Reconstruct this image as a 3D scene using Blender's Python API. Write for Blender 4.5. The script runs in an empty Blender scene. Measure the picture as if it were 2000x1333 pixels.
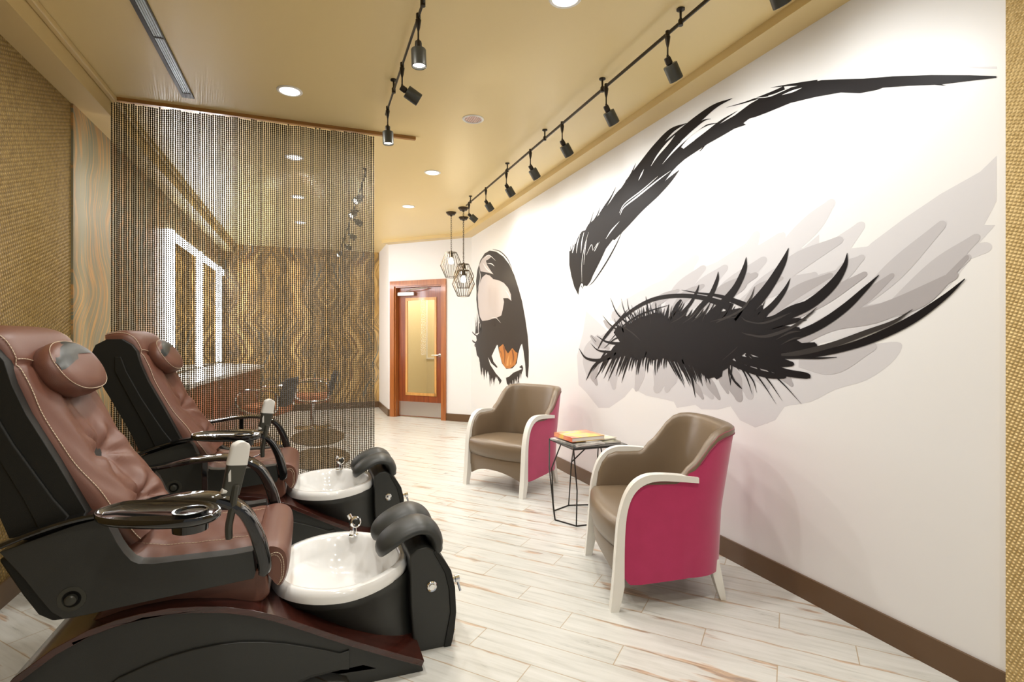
import bpy, math, random
from mathutils import Vector, Matrix
from mathutils.geometry import tessellate_polygon
random.seed(7)
S = bpy.context.scene
C = S.collection

# ---------------------------------------------------------------- camera
CAM_H = 1.3
FPX = 1040.0
YAW = math.atan(392.0 / 1040.0)
cam_d = bpy.data.cameras.new('camera')
cam = bpy.data.objects.new('camera', cam_d)
C.objects.link(cam)
cam.location = (0, 0, CAM_H)
cam.rotation_euler = (math.pi / 2, 0, -YAW)
cam_d.sensor_width = 36.0
cam_d.lens = 36.0 * FPX / 2000.0
cam_d.shift_y = -6.5 / 2000.0
cam_d.clip_start = 0.02
S.camera = cam
CS, SN = math.cos(YAW), math.sin(YAW)


def ray(px, py):
    r = (px - 1000.0) / FPX
    return Vector((CS * r + SN, CS - SN * r, (660.0 - py) / FPX))


def on_wall_x(px, py, x):
    d = ray(px, py)
    t = x / d.x
    return Vector((x, d.y * t, CAM_H + d.z * t))


# ---------------------------------------------------------------- colour management
S.view_settings.view_transform = 'Standard'
S.view_settings.look = 'None'
S.view_settings.gamma = 1.0
S.view_settings.use_curve_mapping = False
S.view_settings.exposure = -1.08

# ---------------------------------------------------------------- world: soft daylight entering from the open shop front behind the camera
W = bpy.data.worlds.new('world')
S.world = W
W.use_nodes = True
W.node_tree.nodes['Background'].inputs[0].default_value = (0.98, 0.99, 1.0, 1)
W.node_tree.nodes['Background'].inputs[1].default_value = 0.75


# ---------------------------------------------------------------- lights of the room, some downlights added
def light(name, kind, loc, energy, color=(1, 0.93, 0.82), target=None, **kw):
    d = bpy.data.lights.new(name, kind)
    d.energy = energy
    d.color = color
    for k, v in kw.items():
        setattr(d, k, v)
    o = bpy.data.objects.new(name, d)
    C.objects.link(o)
    o.location = loc
    if target is not None:
        o.rotation_euler = (Vector(target) - Vector(loc)).to_track_quat('-Z', 'Y').to_euler()
    return o


CEIL = 2.89
SPOT_W = 33
DOWN = [(1.10, 2.24), (1.10, 3.72), (1.09, 5.06), (1.10, 6.47), (-0.13, 3.71), (-0.14, 5.06), (-0.14, 2.30), (-0.14, 6.47), (-0.14, 7.9),
        (-0.14, 0.8), (1.10, 0.8), (0.5, -0.6)]  # second half of the list: lamps added to brighten the room
for i, (x, y) in enumerate(DOWN):
    light('downlight_lamp', 'AREA', (x, y, CEIL - 0.045), 30 if y < 4.5 else 38, (1, 0.97, 0.92), shape='DISK', size=0.12, spread=math.radians(172))
# track heads that wash the mural wall: (y along the track)
HEAD_Y = []
for px, py in [(1510, -2), (1304, 62), (1184, 156), (1098, 232), (1036, 289), (989, 333), (949, 369), (916, 394)]:
    d = ray(px, py)
    t = 1.67 / d.x
    HEAD_Y.append(d.y * t)


# ---------------------------------------------------------------- materials
def mat(name, color, rough=0.5, metal=0.0, emit=None, estr=0.0, coat=0.0, sheen=0.0, trans=0.0, spec=None, bump=None, var=None):
    m = bpy.data.materials.new(name)
    m.use_nodes = True
    nt = m.node_tree
    b = nt.nodes['Principled BSDF']
    b.inputs['Base Color'].default_value = (*color, 1)
    b.inputs['Roughness'].default_value = rough
    b.inputs['Metallic'].default_value = metal
    b.inputs['Coat Weight'].default_value = coat
    b.inputs['Coat Roughness'].default_value = 0.08
    b.inputs['Sheen Weight'].default_value = sheen
    b.inputs['Transmission Weight'].default_value = trans
    if spec is not None:
        b.inputs['Specular IOR Level'].default_value = spec
    if emit:
        b.inputs['Emission Color'].default_value = (*emit, 1)
        b.inputs['Emission Strength'].default_value = estr
    if bump or var:
        tc = nt.nodes.new('ShaderNodeTexCoord')
        n = nt.nodes.new('ShaderNodeTexNoise')
        nt.links.new(tc.outputs['Object'], n.inputs['Vector'])
        if bump:
            n.inputs['Scale'].default_value = bump[0]
            n.inputs['Detail'].default_value = 6
            bp = nt.nodes.new('ShaderNodeBump')
            bp.inputs['Strength'].default_value = bump[1]
            bp.inputs['Distance'].default_value = 0.002
            nt.links.new(n.outputs[0], bp.inputs['Height'])
            nt.links.new(bp.outputs[0], b.inputs['Normal'])
        if var:
            n2 = nt.nodes.new('ShaderNodeTexNoise')
            n2.inputs['Scale'].default_value = var[0]
            nt.links.new(tc.outputs['Object'], n2.inputs['Vector'])
            mx = nt.nodes.new('ShaderNodeMix')
            mx.data_type = 'RGBA'
            mx.inputs[6].default_value = (*color, 1)
            mx.inputs[7].default_value = (*var[1], 1)
            nt.links.new(n2.outputs[0], mx.inputs[0])
            nt.links.new(mx.outputs[2], b.inputs['Base Color'])
    return m


class NT:
    """small helper to wire node maths"""
    def __init__(s, m):
        s.nt = m.node_tree
        s.b = s.nt.nodes['Principled BSDF']

    def n(s, t, **kw):
        x = s.nt.nodes.new(t)
        for k, v in kw.items():
            setattr(x, k, v)
        return x

    def m(s, op, a, b=None, c=None):
        x = s.n('ShaderNodeMath', operation=op)
        for i, v in enumerate((a, b, c)):
            if v is None:
                continue
            if isinstance(v, (int, float)):
                x.inputs[i].default_value = v
            else:
                s.nt.links.new(v, x.inputs[i])
        return x.outputs[0]

    def pos(s):
        g = s.n('ShaderNodeNewGeometry')
        x = s.n('ShaderNodeSeparateXYZ')
        s.nt.links.new(g.outputs['Position'], x.inputs[0])
        return x.outputs

    def comb(s, x, y, z):
        c = s.n('ShaderNodeCombineXYZ')
        for i, v in enumerate((x, y, z)):
            if isinstance(v, (int, float)):
                c.inputs[i].default_value = v
            else:
                s.nt.links.new(v, c.inputs[i])
        return c.outputs[0]

    def noise(s, vec, scale, detail=4, rough=0.5, dist=0.0):
        x = s.n('ShaderNodeTexNoise')
        x.inputs['Scale'].default_value = scale
        x.inputs['Detail'].default_value = detail
        x.inputs['Roughness'].default_value = rough
        x.inputs['Distortion'].default_value = dist
        s.nt.links.new(vec, x.inputs['Vector'])
        return x.outputs[0]

    def ramp(s, fac, stops, interp='LINEAR'):
        r = s.n('ShaderNodeValToRGB')
        cr = r.color_ramp
        cr.interpolation = interp
        while len(cr.elements) < len(stops):
            cr.elements.new(0.5)
        for e, (p, c) in zip(cr.elements, stops):
            e.position = p
            e.color = (*c, 1) if len(c) == 3 else c
        s.nt.links.new(fac, r.inputs[0])
        return r.outputs[0]

    def mix(s, fac, a, b, blend='MIX'):
        x = s.n('ShaderNodeMix', data_type='RGBA', blend_type=blend)
        for i, v in ((0, fac), (6, a), (7, b)):
            if isinstance(v, (int, float)):
                x.inputs[i].default_value = v
            elif isinstance(v, tuple):
                x.inputs[i].default_value = (*v, 1)
            else:
                s.nt.links.new(v, x.inputs[i])
        return x.outputs[2]

    def bump(s, h, strength, dist):
        x = s.n('ShaderNodeBump')
        x.inputs['Strength'].default_value = strength
        x.inputs['Distance'].default_value = dist
        s.nt.links.new(h, x.inputs['Height'])
        s.nt.links.new(x.outputs[0], s.b.inputs['Normal'])

    def to(s, out, name):
        s.nt.links.new(out, s.b.inputs[name])


# ---------------------------------------------------------------- mesh helpers
class M:
    def __init__(s):
        s.v = []
        s.f = []

    def add(s, vs, fs):
        o = len(s.v)
        s.v += [tuple(v) for v in vs]
        s.f += [tuple(i + o for i in f) for f in fs]
        return s

    def box(s, lo, hi, mtx=None):
        (x0, y0, z0), (x1, y1, z1) = lo, hi
        vs = [Vector(p) for p in ((x0, y0, z0), (x1, y0, z0), (x1, y1, z0), (x0, y1, z0), (x0, y0, z1), (x1, y0, z1), (x1, y1, z1), (x0, y1, z1))]
        if mtx:
            vs = [mtx @ v for v in vs]
        return s.add(vs, [(0, 3, 2, 1), (4, 5, 6, 7), (0, 1, 5, 4), (1, 2, 6, 5), (2, 3, 7, 6), (3, 0, 4, 7)])

    def tube(s, pts, r, seg=8, cap=True, closed=False, flat=None):
        """sweep a circle (or an ellipse: flat=(rx, ry, up)) along pts"""
        P = [Vector(p) for p in pts]
        n = len(P)
        rs = r if isinstance(r, (list, tuple)) else [r] * n
        T = []
        for i in range(n):
            if closed:
                t = P[(i + 1) % n] - P[i - 1]
            else:
                t = P[min(i + 1, n - 1)] - P[max(i - 1, 0)]
            T.append(t.normalized())
        up = Vector((0, 0, 1))
        if abs(T[0].dot(up)) > 0.9:
            up = Vector((0, 1, 0))
        a = T[0].cross(up).normalized()
        vs = []
        for i in range(n):
            a = (a - T[i] * a.dot(T[i])).normalized()
            b = T[i].cross(a).normalized()
            for k in range(seg):
                t = 2 * math.pi * k / seg
                vs.append(P[i] + a * (math.cos(t) * rs[i]) + b * (math.sin(t) * rs[i]))
        fs = []
        m = n if closed else n - 1
        for i in range(m):
            j = (i + 1) % n
            for k in range(seg):
                k2 = (k + 1) % seg
                fs.append((i * seg + k, i * seg + k2, j * seg + k2, j * seg + k))
        if cap and not closed:
            fs.append(tuple(range(seg - 1, -1, -1)))
            fs.append(tuple((n - 1) * seg + k for k in range(seg)))
        return s.add(vs, fs)

    def lathe(s, prof, seg=24, mtx=None, caps=True):
        """prof: (radius, height) list, around local z"""
        vs = []
        for r, z in prof:
            for k in range(seg):
                t = 2 * math.pi * k / seg
                v = Vector((r * math.cos(t), r * math.sin(t), z))
                vs.append(mtx @ v if mtx else v)
        fs = []
        for i in range(len(prof) - 1):
            for k in range(seg):
                k2 = (k + 1) % seg
                fs.append((i * seg + k, i * seg + k2, (i + 1) * seg + k2, (i + 1) * seg + k))
        if caps:
            fs.append(tuple(range(seg - 1, -1, -1)))
            fs.append(tuple((len(prof) - 1) * seg + k for k in range(seg)))
        return s.add(vs, fs)

    def prism(s, poly, f0, f1):
        """poly: 2D outline; f0 / f1 map (u, v) -> 3D for the two end faces"""
        n = len(poly)
        vs = [f0(*p) for p in poly] + [f1(*p) for p in poly]
        tri = tessellate_polygon([[Vector((p[0], p[1], 0)) for p in poly]])
        fs = [tuple(t) for t in tri] + [tuple(i + n for i in reversed(t)) for t in tri]
        for i in range(n):
            j = (i + 1) % n
            fs.append((i, i + n, j + n, j))
        return s.add(vs, fs)

    def grid(s, rows, close_u=False, close_v=False):
        """rows: list of equal-length lists of points"""
        nu, nv = len(rows), len(rows[0])
        vs = [p for r in rows for p in r]
        fs = []
        for i in range(nu if close_u else nu - 1):
            for j in range(nv if close_v else nv - 1):
                i2, j2 = (i + 1) % nu, (j + 1) % nv
                fs.append((i * nv + j, i * nv + j2, i2 * nv + j2, i2 * nv + j))
        return s.add(vs, fs)

    def fan(s, ring):
        s.add(ring, [tuple(range(len(ring)))])
        return s


def obj(name, m, material, parent=None, smooth=True, bevel=0, seg=2, subsurf=0, solid=0, angle=35, loc=(0, 0, 0)):
    me = bpy.data.meshes.new(name)
    me.from_pydata([tuple(v) for v in m.v], [], m.f)
    me.validate()
    import bmesh
    bm = bmesh.new()
    bm.from_mesh(me)
    bmesh.ops.remove_doubles(bm, verts=bm.verts, dist=1e-6)
    bmesh.ops.recalc_face_normals(bm, faces=bm.faces)
    if smooth:
        lim = math.radians(angle)
        for f in bm.faces:
            f.smooth = True
        for e in bm.edges:
            if len(e.link_faces) == 2:
                if e.calc_face_angle(0) > lim and not subsurf:
                    e.smooth = False
            else:
                e.smooth = False
    bm.to_mesh(me)
    bm.free()
    me.materials.append(material)
    o = bpy.data.objects.new(name, me)
    C.objects.link(o)
    o.location = loc
    if parent:
        o.parent = parent
    if solid:
        md = o.modifiers.new('solid', 'SOLIDIFY')
        md.thickness = solid
        md.offset = -1
    if bevel:
        md = o.modifiers.new('bevel', 'BEVEL')
        md.width = bevel
        md.segments = seg
        md.limit_method = 'ANGLE'
        md.angle_limit = math.radians(30)
        md.harden_normals = True
    if subsurf:
        md = o.modifiers.new('sub', 'SUBSURF')
        md.levels = subsurf
        md.render_levels = subsurf
    return o


def tag(o, label, cat, group=None):
    o['label'] = label
    o['category'] = cat
    if group:
        o['group'] = group
    return o


def thing(name, label, cat, loc=(0, 0, 0), rotz=0, group=None):
    o = bpy.data.objects.new(name, None)
    o.empty_display_size = 0.1
    C.objects.link(o)
    o.location = loc
    o.rotation_euler = (0, 0, rotz)
    return tag(o, label, cat, group)


def struct(name, m, material, parent=None, **kw):
    kw.setdefault('smooth', False)
    o = obj(name, m, material, parent, **kw)
    if not parent:
        o['kind'] = 'structure'
    return o


def kids(o):
    return [c for c in bpy.data.objects if c.parent == o]


def dup(o, parent=None, label=None, loc=None, rotz=None):
    c = o.copy()
    C.objects.link(c)
    if parent:
        c.parent = parent
    if label:
        c['label'] = label
    if loc is not None:
        c.location = loc
    if rotz is not None:
        c.rotation_euler = (0, 0, rotz)
    for ch in kids(o):
        dup(ch, c)
    return c


def lerp(a, b, t):
    return a + (b - a) * t


def interp(pts, x):
    """piecewise linear y(x) through sorted (x, y)"""
    if x <= pts[0][0]:
        return pts[0][1]
    for (x0, y0), (x1, y1) in zip(pts, pts[1:]):
        if x <= x1:
            return lerp(y0, y1, (x - x0) / (x1 - x0))
    return pts[-1][1]


def spline(P, n, closed=False):
    """Catmull-Rom through P; any dimension"""
    out = []
    m = len(P)
    segs = m if closed else m - 1
    for i in range(segs):
        if closed:
            p0, p1, p2, p3 = P[i - 1], P[i], P[(i + 1) % m], P[(i + 2) % m]
        else:
            p1, p2 = P[i], P[i + 1]
            p0 = P[i - 1] if i else tuple(2 * a - b for a, b in zip(p1, p2))
            p3 = P[i + 2] if i + 2 < m else tuple(2 * b - a for a, b in zip(p1, p2))
        for k in range(n):
            t = k / n
            out.append(tuple(0.5 * (2 * b + (c - a) * t + (2 * a - 5 * b + 4 * c - d) * t * t + (3 * b - a - 3 * c + d) * t ** 3)
                             for a, b, c, d in zip(p0, p1, p2, p3)))
    if not closed:
        out.append(tuple(P[-1]))
    return out


def orient(loc, direction):
    q = Vector(direction).normalized().to_track_quat('Z', 'Y')
    return Matrix.Translation(Vector(loc)) @ q.to_matrix().to_4x4()


# ---------------------------------------------------------------- room materials
def make_floor():
    m = mat('washed_plank_tile', (0.8, 0.78, 0.74), 0.28)
    k = NT(m)
    x, y, z = k.pos()
    th = math.radians(48.3)
    u = k.m('ADD', k.m('MULTIPLY', x, math.sin(th)), k.m('MULTIPLY', y, math.cos(th)))
    v = k.m('SUBTRACT', k.m('MULTIPLY', x, math.cos(th)), k.m('MULTIPLY', y, math.sin(th)))
    PW, PL = 0.1507, 0.868
    ur = k.m('DIVIDE', k.m('SUBTRACT', u, 2.059), PW)
    row = k.m('FLOOR', ur)
    uf = k.m('SUBTRACT', ur, row)
    vv = k.m('DIVIDE', k.m('ADD', k.m('ADD', v, 0.626), k.m('MULTIPLY', row, PL / 3)), PL)
    col = k.m('FLOOR', vv)
    vf = k.m('SUBTRACT', vv, col)
    # distance to joints, metres
    du = k.m('MULTIPLY', k.m('MINIMUM', uf, k.m('SUBTRACT', 1.0, uf)), PW)
    dv = k.m('MULTIPLY', k.m('MINIMUM', vf, k.m('SUBTRACT', 1.0, vf)), PL)
    d = k.m('MINIMUM', du, dv)
    joint = k.m('LESS_THAN', d, 0.0021)
    pid = k.comb(k.m('MULTIPLY', row, 1.37), k.m('MULTIPLY', col, 2.71), 0.0)
    wn = k.n('ShaderNodeTexWhiteNoise')
    k.nt.links.new(pid, wn.inputs['Vector'])
    rnd = wn.outputs['Value']
    # streak coordinates run along the plank; per-plank offset
    st = k.comb(k.m('ADD', k.m('MULTIPLY', v, 3.0), k.m('MULTIPLY', rnd, 17.0)), k.m('MULTIPLY', u, 34.0), k.m('MULTIPLY', rnd, 31.0))
    fine = k.noise(st, 1.0, 6, 0.6, 0.4)
    blot = k.noise(k.comb(k.m('MULTIPLY', v, 2.2), k.m('MULTIPLY', u, 6.0), k.m('MULTIPLY', rnd, 9.0)), 1.0, 3, 0.5)
    base = k.ramp(fine, [(0.25, (0.47, 0.47, 0.43)), (0.5, (0.63, 0.63, 0.59)), (0.75, (0.72, 0.72, 0.69))])
    base = k.mix(k.m('MULTIPLY', rnd, 0.18), base, (0.70, 0.70, 0.66))
    # worn brown streaks, strongest beside the long edges
    edge = k.m('SUBTRACT', 1.0, k.m('MULTIPLY', du, 42.0))
    edge = k.m('MAXIMUM', edge, 0.0)
    wear = k.m('ADD', k.m('MULTIPLY', edge, 0.13), k.m('ADD', k.m('MULTIPLY', fine, 0.55), k.m('MULTIPLY', blot, 0.80)))
    wmask = k.ramp(wear, [(0.80, (0, 0, 0)), (0.86, (1, 1, 1))])
    brown = k.ramp(k.noise(st, 2.3, 2), [(0.35, (0.22, 0.13, 0.08)), (0.55, (0.55, 0.36, 0.22)), (0.7, (0.62, 0.5, 0.38))])
    c = k.mix(k.m('MULTIPLY', wmask, 0.8), base, brown)
    c = k.mix(k.m('MULTIPLY', joint, 0.85), c, (0.42, 0.32, 0.20))
    k.to(c, 'Base Color')
    h = k.m('SUBTRACT', k.m('MULTIPLY', fine, 0.25), joint)
    k.bump(h, 0.25, 0.002)
    k.to(k.m('ADD', 0.22, k.m('MULTIPLY', fine, 0.16)), 'Roughness')
    return m


def make_weave(axis, name='gold_woven_vinyl', base=((0.30, 0.20, 0.06), (0.56, 0.41, 0.17)), pitch=0.0200):
    """embossed gold wallcovering: diagonal pyramid weave"""
    m = mat(name, base[1], 0.42, 0.25)
    k = NT(m)
    x, y, z = k.pos()
    a = y if axis == 'x' else x
    p = k.m('ADD', k.m('MULTIPLY', a, 0.94), k.m('MULTIPLY', z, 0.34))
    q = k.m('SUBTRACT', k.m('MULTIPLY', z, 0.94), k.m('MULTIPLY', a, 0.34))
    # gentle drift so that the rows wander like the pressed pattern
    fp = k.m('PINGPONG', k.m('DIVIDE', p, pitch), 0.5)
    fq = k.m('PINGPONG', k.m('DIVIDE', q, pitch), 0.5)
    h = k.m('MULTIPLY', k.m('MULTIPLY', fp, fq), 4.0)
    c3 = k.comb(k.m('FLOOR', k.m('DIVIDE', p, pitch)), k.m('FLOOR', k.m('DIVIDE', q, pitch)), 0.0)
    wn = k.n('ShaderNodeTexWhiteNoise')
    k.nt.links.new(c3, wn.inputs['Vector'])
    t = k.m('ADD', k.m('MULTIPLY', h, 0.75), k.m('MULTIPLY', wn.outputs['Value'], 0.25))
    c = k.ramp(t, [(0.05, base[0]), (0.55, base[1]), (1.0, tuple(min(1, v * 1.25) for v in base[1]))])
    k.to(c, 'Base Color')
    g = k.noise(k.comb(k.m('MULTIPLY', a, 1.0), k.m('MULTIPLY', z, 1.0), 0.0), 260, 2)
    k.bump(k.m('ADD', h, k.m('MULTIPLY', g, 0.25)), 0.85, 0.006)
    return m


def make_stone(axis, name, mirror=0.9, off=0.0, stops=None, fr=2.3):
    """book-matched onyx slabs with wavy vertical veins"""
    m = mat(name, (0.4, 0.28, 0.1), 0.38, spec=0.3)
    k = NT(m)
    x, y, z = k.pos()
    a = y if axis == 'x' else x
    a = k.m('ADD', a, off)
    s = k.m('PINGPONG', a, mirror)
    warp = k.noise(k.comb(k.m('MULTIPLY', s, 0.4), k.m('MULTIPLY', z, 1.35), 0.0), 1.0, 1.5, 0.4)
    w = k.m('ADD', s, k.m('MULTIPLY', k.m('SUBTRACT', warp, 0.5), 1.15))
    vec = k.comb(k.m('MULTIPLY', w, fr), k.m('MULTIPLY', z, 0.16), 0.0)
    n1 = k.noise(vec, 1.6, 5, 0.65, 0.25)
    n2 = k.noise(k.comb(k.m('MULTIPLY', w, 13.0), k.m('MULTIPLY', z, 0.8), 2.0), 1.0, 6, 0.75, 0.3)
    t = k.m('ADD', k.m('MULTIPLY', n1, 0.78), k.m('MULTIPLY', n2, 0.22))
    c = k.ramp(t, stops or [(0.33, (0.10, 0.12, 0.115)), (0.41, (0.20, 0.20, 0.16)), (0.45, (0.60, 0.37, 0.13)), (0.475, (0.24, 0.17, 0.08)),
                   (0.52, (0.50, 0.31, 0.09)), (0.56, (0.68, 0.48, 0.20)), (0.60, (0.36, 0.20, 0.07)), (0.68, (0.24, 0.22, 0.17)), (0.75, (0.5, 0.34, 0.14))])
    k.to(c, 'Base Color')
    return m


def make_wood(name, dark, lite, axis=2, scale=1.0, rough=0.3, coat=0.4):
    m = mat(name, lite, rough, coat=coat)
    k = NT(m)
    tc = k.n('ShaderNodeTexCoord')
    sp = k.n('ShaderNodeSeparateXYZ')
    k.nt.links.new(tc.outputs['Object'], sp.inputs[0])
    o = list(sp.outputs)
    sc = [38.0 * scale] * 3
    sc[axis] = 1.6 * scale
    n = k.noise(k.comb(*[k.m('MULTIPLY', o[i], sc[i]) for i in range(3)]), 1.0, 5, 0.6, 0.4)
    k.to(k.ramp(n, [(0.3, dark), (0.7, lite)]), 'Base Color')
    return m


def painted(name, col, rough=0.6, b=0.08):
    return mat(name, col, rough, bump=(180, b))


MT = {}
MT['floor'] = make_floor()
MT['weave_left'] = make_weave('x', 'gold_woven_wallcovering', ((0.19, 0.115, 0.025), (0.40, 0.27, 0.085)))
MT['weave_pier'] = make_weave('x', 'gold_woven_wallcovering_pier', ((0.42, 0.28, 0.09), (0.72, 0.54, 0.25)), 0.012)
MT['stone_left'] = make_stone('x', 'onyx_slab_left', 3.0, -4.0, [(0.30, (0.10, 0.11, 0.09)), (0.42, (0.19, 0.20, 0.14)), (0.455, (0.50, 0.27, 0.09)), (0.48, (0.22, 0.19, 0.11)), (0.53, (0.20, 0.20, 0.14)), (0.56, (0.45, 0.24, 0.08)), (0.60, (0.26, 0.17, 0.08)), (0.66, (0.50, 0.30, 0.11)), (0.72, (0.18, 0.18, 0.13))], 4.2)
MT['stone_back'] = make_stone('y', 'onyx_slab_back', 0.92, 0.65, [(0.30, (0.10, 0.11, 0.105)), (0.40, (0.17, 0.17, 0.14)), (0.43, (0.62, 0.40, 0.15)), (0.46, (0.20, 0.14, 0.07)), (0.50, (0.45, 0.27, 0.08)), (0.54, (0.70, 0.49, 0.20)), (0.575, (0.30, 0.16, 0.05)), (0.62, (0.14, 0.14, 0.125)), (0.67, (0.55, 0.36, 0.15)), (0.74, (0.18, 0.17, 0.13))], 1.9)
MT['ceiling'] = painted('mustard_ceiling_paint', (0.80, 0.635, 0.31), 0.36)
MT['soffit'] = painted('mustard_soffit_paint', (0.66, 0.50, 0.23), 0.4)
MT['white_wall'] = mat('mural_ground_white', (0.76, 0.755, 0.74), 0.42, bump=(60, 0.03))
MT['paint_wall'] = painted('soft_white_paint', (0.76, 0.755, 0.745), 0.5)
MT['skirting'] = mat('brown_vinyl_skirting', (0.115, 0.062, 0.026), 0.35)
MT['mahogany'] = make_wood('mahogany', (0.26, 0.075, 0.015), (0.44, 0.15, 0.035))
MT['dark_mahogany'] = make_wood('dark_mahogany', (0.15, 0.03, 0.008), (0.28, 0.07, 0.016))
MT['honey'] = make_wood('honey_wood', (0.50, 0.24, 0.06), (0.66, 0.36, 0.11), axis=2)
MT['rail_wood'] = make_wood('rail_wood', (0.26, 0.11, 0.02), (0.42, 0.20, 0.045), axis=0)
MT['steel'] = mat('brushed_steel', (0.62, 0.61, 0.58), 0.32, 1.0)
MT['chrome'] = mat('chrome', (0.86, 0.86, 0.86), 0.07, 1.0)
MT['cream'] = painted('cream_paint', (0.80, 0.70, 0.46), 0.6)
MT['bronze'] = mat('dark_bronze', (0.035, 0.028, 0.020), 0.38, 0.6)
MT['wire'] = mat('bronze_wire', (0.06, 0.045, 0.03), 0.3, 0.9)
MT['charcoal'] = mat('charcoal_metal', (0.055, 0.055, 0.045), 0.42, 0.4)
MT['lamp'] = mat('lit_lens', (1, 1, 1), 0.5, emit=(1.0, 0.95, 0.86), estr=9.0)
MT['bulb'] = mat('lit_bulb', (1, 1, 1), 0.5, emit=(1.0, 0.80, 0.5), estr=55.0)
MT['white_trim'] = mat('white_trim_ring', (0.85, 0.84, 0.8), 0.4)
MT['led'] = mat('led_panel', (1, 1, 1), 0.5, emit=(0.93, 0.94, 1.0), estr=55.0)
MT['mirror'] = mat('mirror_glass', (0.9, 0.9, 0.9), 0.02, 1.0)

# ---------------------------------------------------------------- room shell
XL, XR = -1.40, 2.30
YB = 10.17
Y0 = -1.6
A = Vector((2.30, 7.86, 0))
B = Vector((1.197, 8.963, 0))
ED = Vector((-math.sqrt(.5), math.sqrt(.5), 0))      # along the diagonal door wall, from the mural corner
ND = Vector((-math.sqrt(.5), -math.sqrt(.5), 0))     # its normal into the room
SR, SL = 2.84, 2.76                                     # undersides of right and left soffits

struct('floor', M().box((XL - .2, Y0, -.1), (XR + 1.7, YB + 1.0, 0)), MT['floor'])
struct('ceiling', M().box((XL - .2, Y0, CEIL), (XR + 1.7, YB + 1.0, CEIL + .1)), MT['ceiling'])

# left wall: woven vinyl up to the stone panel, plain dark wall beyond
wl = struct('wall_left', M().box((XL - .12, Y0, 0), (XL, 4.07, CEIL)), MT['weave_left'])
struct('stone_panel', M().box((XL - .12, 4.07, 0), (XL + .012, YB, CEIL)), MT['stone_left'], wl)
# right wall (ground of the mural)
struct('wall_right', M().box((XR, 1.13, 0), (XR + .12, A.y + .03, CEIL)), MT['white_wall'])
# pier with gold wallcovering at the right edge
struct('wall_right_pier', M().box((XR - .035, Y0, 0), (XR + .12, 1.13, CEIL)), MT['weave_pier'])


def dw(t, z, n=0.0):
    """point on the diagonal door wall: t metres from the mural corner, n metres into the room"""
    p = A + ED * t + ND * n
    return Vector((p.x, p.y, z))


def dbox(m, t0, t1, z0, z1, n0, n1):
    vs = [dw(t, z, n) for z in (z0, z1) for t, n in ((t0, n0), (t1, n0), (t1, n1), (t0, n1))]
    m.add(vs, [(0, 3, 2, 1), (4, 5, 6, 7), (0, 1, 5, 4), (1, 2, 6, 5), (2, 3, 7, 6), (3, 0, 4, 7)])
    return m


TL = (B - A).length
DR0, DR1, DTOP = 0.53, 1.436, 2.14   # clear opening of the doorway
m = M()
dbox(m, -.05, DR0, 0, CEIL, -.14, 0)
dbox(m, DR1, TL, 0, CEIL, -.14, 0)
dbox(m, DR0, DR1, DTOP, CEIL, -.14, 0)
struct('wall_door', m, MT['paint_wall'])
# short return wall between the door wall and the back wall
RX = 1.185
m = M().prism([(B.x, B.y), (RX, YB), (RX + .14, YB), (RX + .14, B.y + .08)], lambda a, b: (a, b, 0), lambda a, b: (a, b, CEIL))
struct('wall_return', m, MT['paint_wall'])
struct('wall_back', M().box((XL - .12, YB, 0), (RX + .1, YB + .12, CEIL)), MT['stone_back'])

# soffits
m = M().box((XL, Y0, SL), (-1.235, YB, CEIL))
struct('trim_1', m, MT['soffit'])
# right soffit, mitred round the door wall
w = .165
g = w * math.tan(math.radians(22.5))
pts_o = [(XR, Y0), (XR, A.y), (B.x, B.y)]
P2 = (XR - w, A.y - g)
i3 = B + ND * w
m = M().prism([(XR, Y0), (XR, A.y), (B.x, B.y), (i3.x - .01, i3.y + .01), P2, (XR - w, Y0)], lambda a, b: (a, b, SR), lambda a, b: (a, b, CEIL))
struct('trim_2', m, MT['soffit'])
# small step moulding under the ceiling on the left
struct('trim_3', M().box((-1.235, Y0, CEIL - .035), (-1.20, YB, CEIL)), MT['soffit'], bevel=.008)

# skirtings
BH = .115
struct('baseboard_left', M().box((XL, Y0, 0), (XL + .012, 4.0, .118)), MT['skirting'])
struct('baseboard_right', M().box((XR - .012, 1.13, 0), (XR, A.y, BH)), MT['skirting'])
m = M()
dbox(m, 0, .447, 0, BH, 0, .012)
dbox(m, 1.519, TL, 0, BH, 0, .012)
struct('baseboard_door', m, MT['skirting'])
struct('baseboard_return', M().prism([(B.x, B.y), (RX, YB), (RX - .012, YB), (B.x - .014, B.y - .005)], lambda a, b: (a, b, 0), lambda a, b: (a, b, BH)), MT['skirting'])
struct('baseboard_back', M().box((-.6, YB - .012, 0), (RX, YB, BH)), MT['skirting'])

# ---------------------------------------------------------------- door and the small cream room seen through its glass
m = M()
dbox(m, .447, DR0, 0, 2.225, -.01, .025)
dbox(m, DR1, 1.519, 0, 2.225, -.01, .025)
dbox(m, DR0, DR1, DTOP, 2.225, -.01, .025)
dbox(m, DR0, DR0 + .02, 0, DTOP, -.14, 0)
dbox(m, DR1 - .02, DR1, 0, DTOP, -.14, 0)
dbox(m, DR0, DR1, DTOP - .02, DTOP, -.14, 0)
casing = struct('trim_4', m, MT['mahogany'], bevel=.004)
L0, L1 = DR0 + .022, DR1 - .022
G0, G1, GZ0, GZ1 = L0 + .13, L1 - .16, .38, 1.93
m = M()
n0, n1 = -.115, -.07
dbox(m, L0, G0, .012, DTOP - .022, n0, n1)
dbox(m, G1, L1, .012, DTOP - .022, n0, n1)
dbox(m, G0, G1, .012, GZ0, n0, n1)
dbox(m, G0, G1, GZ1, DTOP - .022, n0, n1)
door = struct('door_1', m, MT['dark_mahogany'])
m = M()
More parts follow.
